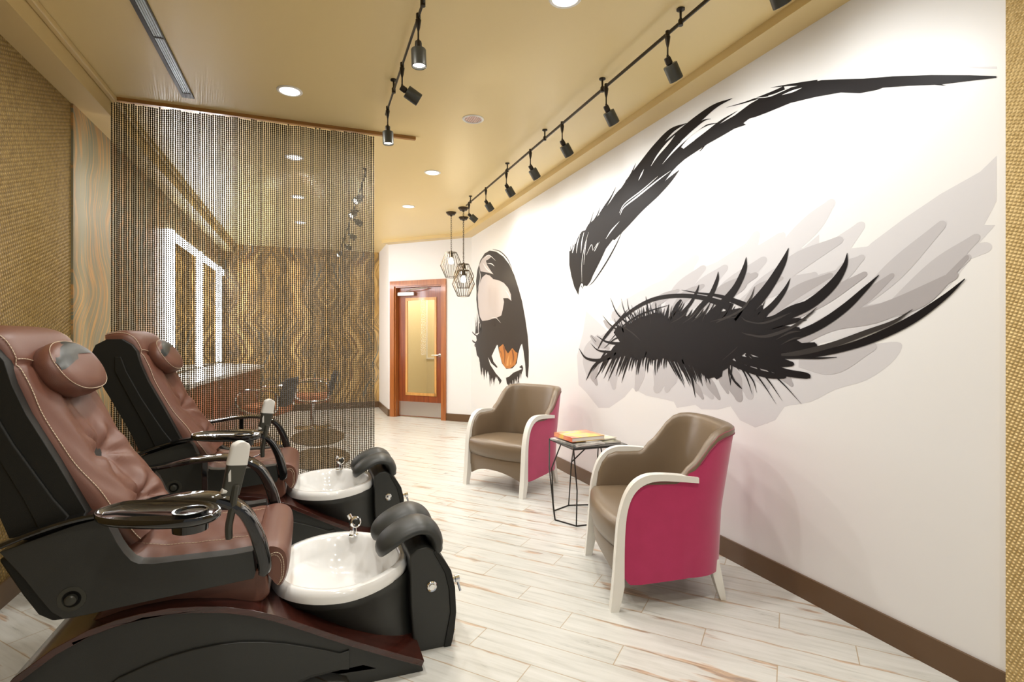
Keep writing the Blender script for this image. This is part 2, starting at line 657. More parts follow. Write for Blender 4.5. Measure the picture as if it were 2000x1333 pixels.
for a0, a1, b0, b1 in ((G0 - .012, G0 + .025, GZ0 - .02, GZ1 + .02), (G1 - .025, G1 + .012, GZ0 - .02, GZ1 + .02), (G0, G1, GZ0 - .02, GZ0 + .025), (G0, G1, GZ1 - .025, GZ1 + .02)):
    dbox(m, a0, a1, b0, b1, n1 - .01, n1 + .012)
obj('glazing_bead', m, MT['honey'], door, smooth=False)
glass = mat('door_glass', (0.97, 0.97, 0.95), 0.0, trans=1.0)
glass.node_tree.nodes['Principled BSDF'].inputs['IOR'].default_value = 1.12
obj('glass_pane', dbox(M(), G0, G1, GZ0, GZ1, -.095, -.089), glass, door, smooth=False)
obj('kick_plate', dbox(M(), L0 + .015, L1 - .015, .025, .255, n1, n1 + .003), MT['steel'], door, smooth=False)
# closer, arm and lever
m = M()
dbox(m, L1 - .34, L1 - .02, 1.985, 2.045, n1, n1 + .055)
obj('door_closer', m, MT['steel'], door, bevel=.006)
p0, p1, p2 = dw(L1 - .18, 2.055, n1 + .03), dw(L1 - .36, 2.075, n1 + .14), dw(L1 - .60, 2.10, n1 + .05)
obj('closer_arm', M().tube([p0, p1, p2], .009, 6), MT['steel'], door)
q = orient(dw(L0 + .06, 1.02, n1), ND)
m = M().lathe([(.026, 0), (.026, .008), (.011, .012), (.011, .05)], 16, q)
m.tube([dw(L0 + .06, 1.02, n1 + .05), dw(L0 + .10, 1.02, n1 + .055), dw(L0 + .18, 1.018, n1 + .052)], .009, 8)
obj('door_lever', m, MT['steel'], door)
# room behind
m = M()
dbox(m, -.4, 1.72, 0, CEIL, -1.35, -1.25)
dbox(m, -.5, -.4, 0, CEIL, -1.35, -.14)
struct('wall_closet_back', m, MT['cream'])
m = M()
dbox(m, 1.64, 1.72, 0, CEIL, -1.25, -.30)
struct('wall_closet_side', m, MT['cream'])
m = M()
for a0, a1, b0, b1 in ((1.30, 1.33, .9, 2.1), (1.62, 1.65, .9, 2.1), (1.30, 1.65, .9, .93), (1.30, 1.65, 2.07, 2.1)):
    dbox(m, a0, a1, b0, b1, -1.25, -1.235)
wf = obj('window_reflection', m, MT['white_trim'], None, smooth=False)  # white bars built in place of a window frame's reflection in the door glass
wf['kind'] = 'structure'
cp = dw(1.0, CEIL - .05, -.7)
obj('trim_5', M().lathe([(.16, 0), (.16, .03), (0, .03)], 24, Matrix.Translation((cp.x, cp.y, CEIL - .035)), caps=False), MT['white_trim'], None)['kind'] = 'structure'
light('closet_lamp', 'AREA', cp, 60, (1, .92, .78), shape='DISK', size=.3)


# ---------------------------------------------------------------- pedicure spa chair
# built facing +x; ox is the room x of the local origin so that profiles can be given in room x
OX = -0.35
MT['leather'] = mat('russet_leather', (0.165, 0.068, 0.043), 0.40, bump=(420, 0.22), var=(3.0, (0.13, 0.05, 0.032)))
MT['thread'] = mat('cream_thread', (0.62, 0.5, 0.36), 0.6)
MT['shell_black'] = mat('black_grained_plastic', (0.009, 0.0095, 0.008), 0.5, bump=(500, 0.3), spec=.35)
MT['shell_grey'] = mat('charcoal_plastic', (0.024, 0.025, 0.022), 0.42, bump=(400, 0.15))
MT['gloss_black'] = mat('gloss_black_lacquer', (0.006, 0.006, 0.006), 0.05, coat=.6)
MT['burgundy'] = make_wood('burgundy_gloss_wood', (0.030, 0.008, 0.005), (0.065, 0.017, 0.012), axis=0, rough=0.22, coat=0.5)
MT['acrylic'] = mat('white_acrylic', (0.86, 0.86, 0.84), 0.12, coat=0.6)
MT['rubber'] = mat('soft_grey_black_vinyl', (0.030, 0.032, 0.029), 0.42)
MT['white_plastic'] = mat('white_plastic', (0.72, 0.71, 0.67), 0.3)
MT['dark_leather'] = mat('black_perforated_leather', (0.018, 0.022, 0.020), 0.35)


def X(x):
    return x - OX


def vprism(m, poly, v0, v1):
    """extrude a side profile given in (room x, z) between two lateral positions"""
    return m.prism([(X(a), b) for a, b in poly], lambda u, w: (u, v0, w), lambda u, w: (u, v1, w))


def bulge_grid(P, N, half, nv, prof, m=None, thick=0.05):
    """P: centre-line points (x, z) along the cushion; N: outward normals; prof(s, v) -> extra height"""
    rows = []
    n = len(P)
    for i in range(n):
        row = []
        for j in range(nv + 1):
            v = -1 + 2 * j / nv
            h = prof(i / (n - 1), v)
            hw = half(i / (n - 1)) if callable(half) else half
            row.append((X(P[i][0]) + N[i][0] * h, hw * v, P[i][1] + N[i][1] * h))
        rows.append(row)
    back = []
    for i in range(n):
        hw = half(i / (n - 1)) if callable(half) else half
        back.append([(X(P[i][0]) - N[i][0] * thick, hw * (-1 + 2 * j / nv), P[i][1] - N[i][1] * thick) for j in range(nv + 1)])
    m = m or M()
    o = len(m.v)
    k = nv + 1
    m.grid(rows)
    m.add([p for r in back for p in r], [(i * k + j, (i + 1) * k + j, (i + 1) * k + j + 1, i * k + j + 1) for i in range(n - 1) for j in range(nv)])
    o2 = o + n * k
    fs = []
    for i in range(n - 1):
        fs.append((o + i * k, o2 + i * k, o2 + (i + 1) * k, o + (i + 1) * k))
        fs.append((o + i * k + nv, o + (i + 1) * k + nv, o2 + (i + 1) * k + nv, o2 + i * k + nv))
    for j in range(nv):
        fs.append((o + j, o + j + 1, o2 + j + 1, o2 + j))
        a = (n - 1) * k
        fs.append((o + a + j, o2 + a + j, o2 + a + j + 1, o + a + j + 1))
    m.f += fs
    return m


def normals2(P, flip=1):
    out = []
    for i in range(len(P)):
        a, b = P[max(i - 1, 0)], P[min(i + 1, len(P) - 1)]
        tx, tz = b[0] - a[0], b[1] - a[1]
        L = math.hypot(tx, tz) or 1
        out.append((tz / L * flip, -tx / L * flip))
    return out


def make_pedi():
    t = thing('pedicure_chair', 'nearest brown leather pedicure massage chair with black tray, cream remote and white foot basin',
              'pedicure chair', (OX, 2.38, 0), 0, 'pedicure chairs along the gold wall')
    # --- arched base
    arch = [(-.98, 0), (-.90, .155), (-.833, .249), (-.74, .315), (-.653, .355), (-.585, .372), (-.524, .380), (-.44, .384), (-.365, .376), (-.28, .360),
            (-.196, .333), (-.12, .300), (-.041, .258), (.04, .213), (.119, .170), (.2, .128), (.3, .078), (.40, .030), (.41, 0)]
    under = [(.24, 0), (.14, .0), (.12, .045), (.07, .066), (0, .064), (-.08, .045), (-.20, 0), (-.80, 0)]
    m = vprism(M(), arch + under, -.315, .315)
    b = obj('base', m, MT['shell_grey'], t, bevel=.004)
    # raised inner panel of the side
    inner = [(-.86, .02), (-.70, .12), (-.584, .200), (-.50, .226), (-.437, .240), (-.37, .248), (-.303, .250), (-.23, .245), (-.162, .232), (-.09, .212), (-.014, .184), (.05, .158), (.10, .136), (.132, .142),
             (.132, .07), (.07, .080), (0, .078), (-.08, .058), (-.22, .012)]
    for sgn in (-1, 1):
        obj('side_panel', vprism(M(), inner, sgn * .31, sgn * .324), MT['shell_grey'], b, bevel=.006)
    # burgundy top skin following the arch, slightly proud
    top = [p for p in arch[:-1]]
    N = normals2(top, -1)
    outl = [(p[0] + n[0] * .022, max(0.0, p[1] + n[1] * .022)) for p, n in zip(top, N)]
    m = M()
    poly = top + outl[::-1]
    vprism(m, [(p[0], max(p[1], 0.001)) for p in poly], -.335, .335)
    obj('top_trim', m, MT['burgundy'], b, bevel=.005)
    # --- leather skirt under the seat
    m = vprism(M(), [(-.68, .36), (-.60, .375), (-.168, .345), (-.14, .37), (-.15, .47), (-.6, .47)], -.27, .27)
    obj('seat_skirt', m, MT['leather'], t, bevel=.012)
    # --- side bodies and seat pan
    side = [(-.884, .650), (-.824, .560), (-.79, .500), (-.756, .445), (-.725, .418), (-.67, .420), (-.484, .436), (-.188, .459), (-.182, .480), (-.191, .556), (-.26, .552),
            (-.40, .554), (-.490, .556), (-.527, .561), (-.548, .574), (-.568, .602), (-.585, .634), (-.600, .67), (-.615, .705), (-.63, .722), (-.70, .708)]
    m = vprism(M(), side, -.325, -.268)
    vprism(m, side, .268, .325)
    vprism(m, [(-.80, .48), (-.72, .43), (-.2, .46), (-.2, .49), (-.72, .5)], -.28, .28)
    sh = obj('seat_shell', m, MT['shell_grey'], t, bevel=.012, seg=3)
    # dark lower rear
    m = vprism(M(), [(-.90, .62), (-.84, .50), (-.80, .43), (-.765, .405), (-.70, .405), (-.6, .43), (-.75, .64)], -.30, .30)
    obj('rear_cover', m, MT['shell_black'], sh, bevel=.01)
    for sgn in (-1, 1):
        q = orient((X(-.705), sgn * .323, .478), (0, sgn, 0))
        m = M().lathe([(.040, 0), (.038, .004), (.026, .004), (.024, .002), (.016, .002), (.016, .016), (.012, .020), (.006, .021)], 24, q)
        obj('recline_knob', m, MT['charcoal'], sh)
    # --- glossy armrests
    arm = [(-.885, .668), (-.80, .700), (-.70, .728), (-.60, .742), (-.50, .756), (-.42, .762), (-.34, .760), (-.275, .740), (-.222, .700), (-.185, .630), (-.163, .560), (-.152, .500), (-.160, .472)]
    P = [(a, b) for a, b in spline(arm, 5)]
    N = normals2(P, -1)
    for sgn in (-1, 1):
        m = M()
        rows = []
        for i, (p, n) in enumerate(zip(P, N)):
            s = i / (len(P) - 1)
            th = interp([(0, .010), (.25, .011), (.5, .012), (.68, .019), (.8, .023), (.95, .022), (1, .014)], s)
            wd = interp([(0, .022), (.2, .030), (.35, .048), (.55, .052), (.7, .040), (.85, .034), (1, .03)], s)
            ring = []
            for k in range(12):
                a = 2 * math.pi * k / 12
                ca, sa = math.cos(a), math.sin(a)
                ca = math.copysign(abs(ca) ** .6, ca)
                sa = math.copysign(abs(sa) ** .6, sa)
                ring.append((X(p[0]) + n[0] * th * sa, sgn * .318 + wd * ca, p[1] + n[1] * th * sa))
            rows.append(ring)
        m.grid(rows, close_v=True)
        m.fan(rows[0][::-1])
        m.fan(rows[-1])
        ar = obj('armrest', m, MT['gloss_black'], t)
    # infill panels below each armrest and post
        if sgn > 0:
            m = M().box((X(-.455), sgn * .318 - .010, .55), (X(-.43), sgn * .318 + .010, .755))
            obj('armrest_post', m, MT['gloss_black'], ar, bevel=.004)
    # --- seat cushion
    seatP = spline([(-.63, .575), (-.52, .538), (-.40, .530), (-.28, .528), (-.185, .530)], 6)
    rnd = random.Random(3)

    def seat_h(s, v):
        e = 1 - abs(v) ** 6
        crease = .006 * math.exp(-((abs(v) - .62) / .05) ** 2)
        wr = .003 * math.sin(9 * v + 14 * s) * math.sin(7 * s * 3.1)
        return .028 * e ** .6 - crease + wr + .006 * math.cos(v * 1.5)
    m = bulge_grid(seatP, normals2(seatP, -1), .262, 40, seat_h, thick=.045)
    sc = obj('seat_cushion', m, MT['leather'], t, angle=60)
    m = M()
    for vv in (-.62, .62):
        pts = []
        for i, p in enumerate(seatP):
            s = i / (len(seatP) - 1)
            pts.append((X(p[0]), .262 * vv, p[1] + seat_h(s, vv) + .0025))
        stitch(m, pts, .011)
    obj('stitching', m, MT['thread'], sc)
    # --- front roll and flap over the basin
    fl = spline([(-.20, .545), (-.16, .554), (-.12, .550), (-.09, .530), (-.077, .50), (-.075, .46), (-.082, .42), (-.10, .388), (-.118, .392), (-.14, .425), (-.165, .46), (-.19, .49)], 4)
    rows = []
    nv = 26
    for j in range(nv + 1):
        v = -1 + 2 * j / nv
        e = (1 - abs(v) ** 8) ** .5 if abs(v) < 1 else 0
        row = []
        cx, cz = -.135, .485
        for (a, b) in fl:
            sc_ = .86 + .14 * e
            row.append((X(cx + (a - cx) * sc_), v * .268, cz + (b - cz) * sc_))
        rows.append(row)
    m = M().grid(rows, close_v=True)
    m.fan(rows[0][::-1])
    m.fan(rows[-1])
    lr = obj('leg_roll', m, MT['leather'], t, angle=50)
    m = M()
    loop = spline([(-.150, .505), (-.128, .520), (-.108, .515), (-.096, .49), (-.094, .45), (-.102, .415), (-.115, .408)], 5)
    for sgn in (-1, 1):
        stitch(m, [(X(a), sgn * .2695, b) for a, b in loop], .009, .0014)
        stitch(m, [(X(a * 1.0 - .007 * (1 if a > -.13 else 0)), sgn * .2695, b - .008) for a, b in loop], .009, .0010)
    obj('stitching', m, MT['thread'], lr)
    # --- black back shell
    bs_front = [(-.62, .70), (-.677, .735), (-.754, .900), (-.833, 1.062), (-.868, 1.155), (-.887, 1.228), (-.91, 1.262)]
    bs_back = [(-.955, 1.292), (-1.02, 1.292), (-1.07, 1.262), (-1.095, 1.20), (-1.075, 1.11), (-1.01, .985), (-.94, .84), (-.895, .74), (-.872, .672), (-.80, .665), (-.70, .66)]
    poly = bs_front + bs_back
    m = vprism(M(), poly, -.292, .292)
    bsh = obj('back_shell', m, MT['shell_black'], t, bevel=.03, seg=4)
    for sgn in (-1, 1):
        m = vprism(M(), [(-.70, .70), (-.76, .79), (-.86, .97), (-.93, 1.12), (-.955, 1.2), (-.985, 1.2), (-.985, 1.12), (-.91, .95), (-.84, .80), (-.80, .70)], sgn * .288, sgn * .300)
        obj('side_rib', m, MT['shell_black'], bsh, bevel=.008, seg=3)
    # --- leather back cushion with folds
    bp = spline([(-.565, .60), (-.60, .66), (-.645, .735), (-.70, .815), (-.765, .918), (-.83, 1.055), (-.876, 1.180), (-.905, 1.262), (-.935, 1.300), (-.985, 1.312), (-1.04, 1.300)], 9)
    nb = normals2(bp, 1)

    def back_h(s, v):
        e = max(0, 1 - abs(v) ** 5) ** .5
        h = .030 * e
        # side bolsters and the deep centre channel of the lower two thirds
        body = max(0.0, min(1.0, (0.62 - s) / .08))
        h += body * .016 * math.exp(-((abs(v) - .62) / .26) ** 2)
        h -= body * .020 * math.exp(-(v / .16) ** 2) * (0.6 + .4 * math.sin(s * 26))
        # tufts pulled in
        for (ts, tv) in ((.36, .06), (.14, .02)):
            d2 = ((s - ts) / .028) ** 2 + ((v - tv) / .30) ** 2
            h -= .034 * math.exp(-d2)
            # radiating creases
            ang = math.atan2((s - ts) * 6, v - tv)
            r = math.hypot((s - ts) * 6, v - tv)
            h += .0095 * math.cos(ang * 7) * math.exp(-((r - .35) / .3) ** 2)
        # seam between headrest panel and body panel
        sv = .60 - .035 * math.cos(v * math.pi)
        h -= .009 * math.exp(-((s - sv) / .010) ** 2)
        h += .0035 * math.sin(17 * v + 9 * s) * math.sin(31 * s + 4 * v) * body
        return h
    m = bulge_grid(bp, nb, lambda s: interp([(0, .235), (.1, .25), (.6, .252), (.85, .255), (1, .25)], s), 44, back_h, thick=.03)
    bc = obj('back_cushion', m, MT['leather'], t, angle=70)
    m = M()
    for vv in (-.955, .955):
        pts = []
        for i in range(0, len(bp)):
            s = i / (len(bp) - 1)
            hw = interp([(0, .235), (.1, .25), (.6, .252), (.85, .255), (1, .25)], s)
            h = back_h(s, vv) + .003
            pts.append((X(bp[i][0]) + nb[i][0] * h, hw * vv, bp[i][1] + nb[i][1] * h))
        stitch(m, pts, .011, .0016)
    pts = []
    for j in range(-24, 25):
        v = j / 25.5
        s = .60 - .035 * math.cos(v * math.pi) + .016
        x = s * (len(bp) - 1)
        i = int(x)
        f = x - i
        px_, pz_ = lerp(bp[i][0], bp[i + 1][0], f), lerp(bp[i][1], bp[i + 1][1], f)
        h = back_h(s, v) + .003
        pts.append((X(px_) + nb[i][0] * h, .252 * v, pz_ + nb[i][1] * h))
    stitch(m, pts, .011, .0015)
    obj('stitching', m, MT['thread'], bc)
    # --- head pillow : thick oval disc lying on the upper cushion
    ax = Vector((-.60, 0, 1)).normalized()      # up the cushion
    nn = Vector((1, 0, .60)).normalized()        # out of it
    side_v = Vector((0, 1, 0))
    c0 = Vector((X(-.835), 0, 1.175))
    RV, RS = .195, .104
    prof = [(.0, .072), (.55, .070), (.80, .064), (.93, .054), (1.0, .036), (1.0, .006), (.93, -.014), (.7, -.03), (0, -.03)]

    def pill(k0, k1, pr, seg=40, grow=1.0, lift=0.0):
        rows = []
        for r, h in pr:
            ring = []
            for k in range(k0, k1 + 1):
                a = 2 * math.pi * k / seg
                ca, sa = math.cos(a), math.sin(a)
                ca = math.copysign(abs(ca) ** .82, ca)
                sa = math.copysign(abs(sa) ** .82, sa)
                ring.append(c0 + side_v * (RV * r * ca * grow) + ax * (RS * r * sa * grow) + nn * (h + lift))
            rows.append(ring)
        return rows
    m = M()
    rows = [r[:-1] for r in pill(0, 40, prof)]
    m.grid(rows, close_v=True)
    pl = obj('head_pillow', m, MT['leather'], t, angle=60)
    m = M()
    rows = []
    for i in range(9):
        row = []
        for j in range(21):
            v = -.93 + 1.55 * j / 20
            lo = .12 + .22 * max(0, min(1, (v + .25) / .12)) - .25 * max(0, min(1, (-v - .35) / .5))
            hi = math.sqrt(max(.0, 1 - abs(v / .97) ** 2.4)) * .93
            lo = min(lo, hi)
            u = lerp(lo, hi, i / 8)
            r = math.hypot(u, v)
            h = interp([(.0, .072), (.55, .070), (.80, .064), (.93, .054), (1.0, .040)], r)
            row.append(c0 + side_v * (RV * v) + ax * (RS * u) + nn * (h + .0022))
        rows.append(row)
    m.grid(rows)
    patch = obj('dark_patch', m, MT['dark_leather'], pl, angle=60)
    patch['label'] = 'black smooth leather patch on top of the pillow'
    m = M()
    rr = [p for p in pill(0, 40, [(.955, .052)])[0]]
    stitch(m, rr, .010, .0013)
    obj('stitching', m, MT['thread'], pl)
    # --- side tray (near arm)
    cx, cy, cz = X(-.425), -.535, .785
    outl = spline([(-.185, .02), (-.16, .07), (-.06, .095), (.07, .095), (.15, .062), (.195, .0), (.165, -.06), (.08, -.09), (-.04, -.095), (-.13, -.075), (-.175, -.03)], 5, closed=True)
    tr_rot = Matrix.Rotation(math.radians(-27), 3, 'Z')

    def ring(scale, z):
        return [tr_rot @ Vector((a * scale, b * scale, 0)) + Vector((cx, cy, cz + z)) for a, b in outl]
    rows = [ring(.86, .0), ring(.88, .0012), ring(.95, .0055), ring(.985, .006), ring(1.0, .002), ring(.99, -.010), ring(.93, -.020), ring(.6, -.022)]
    m = M().grid(rows, close_v=True)
    m.fan(rows[0])
    m.fan(rows[-1][::-1])
    tray = obj('side_tray', m, MT['gloss_black'], t, angle=60)
    q = Matrix.Translation(tr_rot @ Vector((.095, .012, 0)) + Vector((cx, cy, cz)))
    m = M().lathe([(.047, .001), (.047, .0045), (.041, .0045), (.039, -.004), (.038, -.045), (.0, -.046)], 32, q, caps=False)
    m.lathe([(.050, -.02), (.047, -.055), (.0, -.056)], 32, q, caps=False)
    obj('cup_holder', m, MT['gloss_black'], tray)
    m = M().tube([(cx - .02, cy + .03, cz - .028), (cx - .02, cy + .10, cz - .034), (cx, cy + .19, cz - .034)], .014, 8)
    m.box((cx - .035, cy + .02, cz - .034), (cx + .005, cy + .06, cz - .018))
    obj('tray_bracket', m, MT['charcoal'], tray)
    # --- remote on its stalk, standing up at the front of the near arm
    m = M().tube(spline([(X(-.262), -.345, .615), (X(-.262), -.347, .66), (X(-.252), -.352, .715), (X(-.244), -.352, .775), (X(-.240), -.352, .80)], 5), [.010, .012] + [.012] * 18 + [.009], 8)
    stalk = obj('remote_stalk', m, MT['charcoal'], t)
    ra = Vector((.20, -.05, 1)).normalized()
    rn = Vector((.55, -1, .06))
    rn = (rn - ra * rn.dot(ra)).normalized()
    rs = ra.cross(rn)
    rc = Vector((X(-.238), -.350, .868))

    def slab(z0, z1, w0, w1, th, rr_=.3):
        m = M()
        rows = []
        n = 10
        for i in range(n + 1):
            f = i / n
            zz = lerp(z0, z1, f)
            ww = lerp(w0, w1, f)
            if z1 > .07:
                ww *= math.sqrt(max(0.05, 1 - max(0, (f - .78) / .23) ** 2))
            ringp = []
            for k in range(16):
                a = 2 * math.pi * k / 16
                ca, sa = math.cos(a), math.sin(a)
                ca = math.copysign(abs(ca) ** .5, ca)
                sa = math.copysign(abs(sa) ** .5, sa)
                ringp.append(rc + ra * zz + rs * (ww * ca) + rn * (th * sa))
            rows.append(ringp)
        m.grid(rows, close_v=True)
        m.fan(rows[0][::-1])
        m.fan(rows[-1])
        return m
    rem = obj('remote_control', slab(-.105, .02, .029, .033, .013), MT['charcoal'], t, angle=50)
    obj('remote_front', slab(.0, .080, .034, .030, .0138), MT['white_plastic'], rem, angle=50)
    m = M().box((-.004, -.002, -.02), (.004, .002, .02), Matrix.Translation(rc + ra * -.035 - rs * .020 + rn * .012))
    m.lathe([(.009, -.012), (.010, 0), (.006, .012)], 10, orient(rc - ra * .09 - rs * .02 + rn * .004, rs))
    obj('remote_key', m, MT['white_plastic'], rem)
    # --- foot basin
    def rim(hx0, hx1, hy, z, fr):
        """plan outline of the basin: rounded at the seat, cut straight at the tower"""
        pts = []
        n = 48
        for k in range(n):
            a = 2 * math.pi * k / n
            ca, sa = math.cos(a), math.sin(a)
            x = hx1 * ca if ca > 0 else hx0 * ca
            e = .78 if ca > 0 else .95
            y = hy * math.copysign(abs(sa) ** e, sa)
            if ca > 0:
                y *= 1 - fr * ca ** 1.5
            zz = z
            if z < .31:
                zz = max(z, interp([(p[0], p[1]) for p in arch], .115 + x) + .034)
            pts.append(Vector((X(.115) + x, y - .005, zz if z > .31 else min(zz, .345))))
        return pts
    rows = [rim(.262, .270, .300, .318, .25), rim(.275, .278, .322, .322, .25), rim(.278, .281, .326, .345, .25), rim(.268, .272, .316, .366, .25), rim(.245, .250, .292, .368, .25),
            rim(.232, .238, .275, .355, .25), rim(.215, .222, .255, .30, .2), rim(.195, .205, .225, .24, .2), rim(.14, .15, .16, .215, .2), rim(.02, .02, .02, .21, .0)]
    m = M().grid(rows, close_v=True)
    m.fan(rows[-1])
    bas = obj('foot_basin', m, MT['acrylic'], t, angle=60)
    # black housing under the rim, sitting on the arch
    def hous(f, z, x0, x1, hy):
        pts = []
        for k in range(48):
            a = 2 * math.pi * k / 48
            ca, sa = math.cos(a), math.sin(a)
            pts.append(Vector((X(lerp(x0, x1, (ca + 1) / 2)), hy * math.copysign(abs(sa) ** .7, sa) * (1 - .22 * max(0, ca)) - .005, z)))
        return pts
    rows = [hous(0, .325, -.14, .40, .305), hous(0, .292, -.135, .405, .300), hous(0, .280, -.115, .405, .285), hous(0, .18, -.02, .41, .25), hous(0, .10, .12, .42, .215), hous(0, .025, .26, .43, .18)]
    m = M().grid(rows, close_v=True)
    m.fan(rows[-1][::-1])
    obj('basin_housing', m, MT['shell_grey'], bas, angle=50)
    # faucet on the far rim
    fx, fy, fz = X(.185), .235, .366
    m = M().lathe([(.024, 0), (.024, .006), (.016, .010), (.015, .05), (.012, .055)], 20, Matrix.Translation((fx, fy, fz)))
    m.lathe([(.0, -.012), (.022, -.012), (.026, -.006), (.026, .014), (.02, .018), (.012, .012), (.0, .012)], 20, orient((fx + .006, fy - .012, fz + .068), (.35, -1, .15)), caps=False)
    m.tube([(fx, fy, fz + .05), (fx - .012, fy, fz + .085), (fx - .02, fy + .004, fz + .10)], .010, 8)
    fau = obj('faucet', m, MT['chrome'], bas)
    m = M().lathe([(.0, .0), (.011, .0), (.011, .004), (0, .005)], 16, orient((fx + .012, fy - .030, fz + .072), (.35, -1, .15)), caps=False)
    obj('faucet_cap', m, MT['charcoal'], fau)
    # --- front tower
    tp = [(.378, .40), (.382, .20), (.392, .05), (.42, .0), (.545, .0), (.560, .06), (.567, .14), (.562, .24), (.545, .31), (.515, .36), (.482, .41), (.45, .43), (.41, .425)]
    m = vprism(M(), tp, -.185, .185)
    tw = obj('basin_tower', m, MT['shell_grey'], t, bevel=.008, seg=3)
    tp2 = [(.520, .0), (.552, .0), (.566, .06), (.574, .14), (.569, .245), (.552, .318), (.522, .368), (.490, .412), (.476, .405), (.50, .36), (.525, .31), (.542, .24), (.548, .14)]
    obj('front_skin', vprism(M(), tp2, -.192, .192), MT['shell_black'], tw, bevel=.004)
    q = orient((X(.470), -.185, .262), (0, -1, 0))
    m = M().lathe([(.022, 0), (.023, .004), (.019, .008), (.014, .006), (.012, .010), (.0, .011)], 24, q, caps=False)
    obj('air_knob', m, MT['chrome'], tw)
    m = M().lathe([(.012, 0), (.012, .03), (.016, .032), (.016, .05), (.006, .052)], 16, orient((X(.560), -.10, .235), (1, 0, .1)))
    m.tube([(X(.600), -.10, .24), (X(.606), -.105, .215), (X(.612), -.115, .19)], .0055, 6)
    obj('spray_handle', m, MT['chrome'], tw)
    m = M().lathe([(.008, 0), (.008, .045)], 12, Matrix.Translation((X(.572), -.15, .0)))
    obj('drain_stub', m, MT['chrome'], tw)
    # --- two vinyl calf pads draped over the tower
    pc = spline([(.262, .392), (.285, .425), (.325, .456), (.375, .482), (.425, .494), (.468, .478), (.490, .440), (.494, .40)], 5)
    pn = normals2(pc, -1)
    for cyv in (-.095, .095):
        rows = []
        n = len(pc)
        for i, (p, nrm) in enumerate(zip(pc, pn)):
            s = i / (n - 1)
            tip = math.sqrt(max(0.0, 1 - (1 - min(s / .30, 1)) ** 2.0))
            tip = max(tip, .10)
            end = 1.0 if s < .93 else .93
            ringp = []
            for k in range(20):
                a = 2 * math.pi * k / 20
                ca, sa = math.cos(a), math.sin(a)
                up = .040 if sa > 0 else .024
                wv = .098 * (.62 + .38 * tip)
                ringp.append((X(p[0]) + nrm[0] * up * sa * tip * end, cyv + wv * ca * tip ** .5, p[1] + nrm[1] * up * sa * tip * end))
            rows.append(ringp)
        m = M().grid(rows, close_v=True)
        m.fan(rows[0][::-1])
        m.fan(rows[-1])
        obj('calf_pad', m, MT['rubber'], tw, angle=60)
    return t


def stitch(m, pts, step=.010, r=.0013):
    """row of short raised thread dashes along a path"""
    P = [Vector(p) for p in pts]
    acc, out = 0.0, []
    seg = []
    L = [0]
    for a, b in zip(P, P[1:]):
        L.append(L[-1] + (b - a).length)

    def at(d):
        for i in range(len(P) - 1):
            if d <= L[i + 1] or i == len(P) - 2:
                f = (d - L[i]) / max(1e-9, L[i + 1] - L[i])
                return P[i].lerp(P[i + 1], min(1, f))
    d = 0
    while d + step * .75 < L[-1]:
        m.tube([at(d), at(d + step * .78)], r, 4)
        d += step
    return m


pedi = make_pedi()
far = dup(pedi, label='second brown leather pedicure chair, farther away beside the hanging bead curtain', loc=(OX, 3.71, 0))
m = M().tube(spline([(X(-.60), -.345, .66), (X(-.50), -.36, .625), (X(-.40), -.34, .60), (X(-.32), -.33, .612), (X(-.262), -.345, .635)], 6), .0028, 6)
obj('remote_cable', m, MT['gloss_black'], far)


# ---------------------------------------------------------------- tub armchairs
MT['taupe'] = mat('taupe_leatherette', (0.175, 0.125, 0.078), 0.33, bump=(350, 0.12))
MT['magenta'] = mat('magenta_velvet', (0.50, 0.018, 0.115), 0.75, sheen=0.5, bump=(90, 0.12), var=(14.0, (0.42, 0.012, 0.085)))
MT['piping'] = mat('dark_magenta_piping', (0.25, 0.02, 0.06), 0.6)
MT['white_lacquer'] = mat('white_lacquer', (0.84, 0.82, 0.76), 0.25, coat=.4)
MT['rubber_foot'] = mat('grey_glide', (0.05, 0.05, 0.05), 0.6)


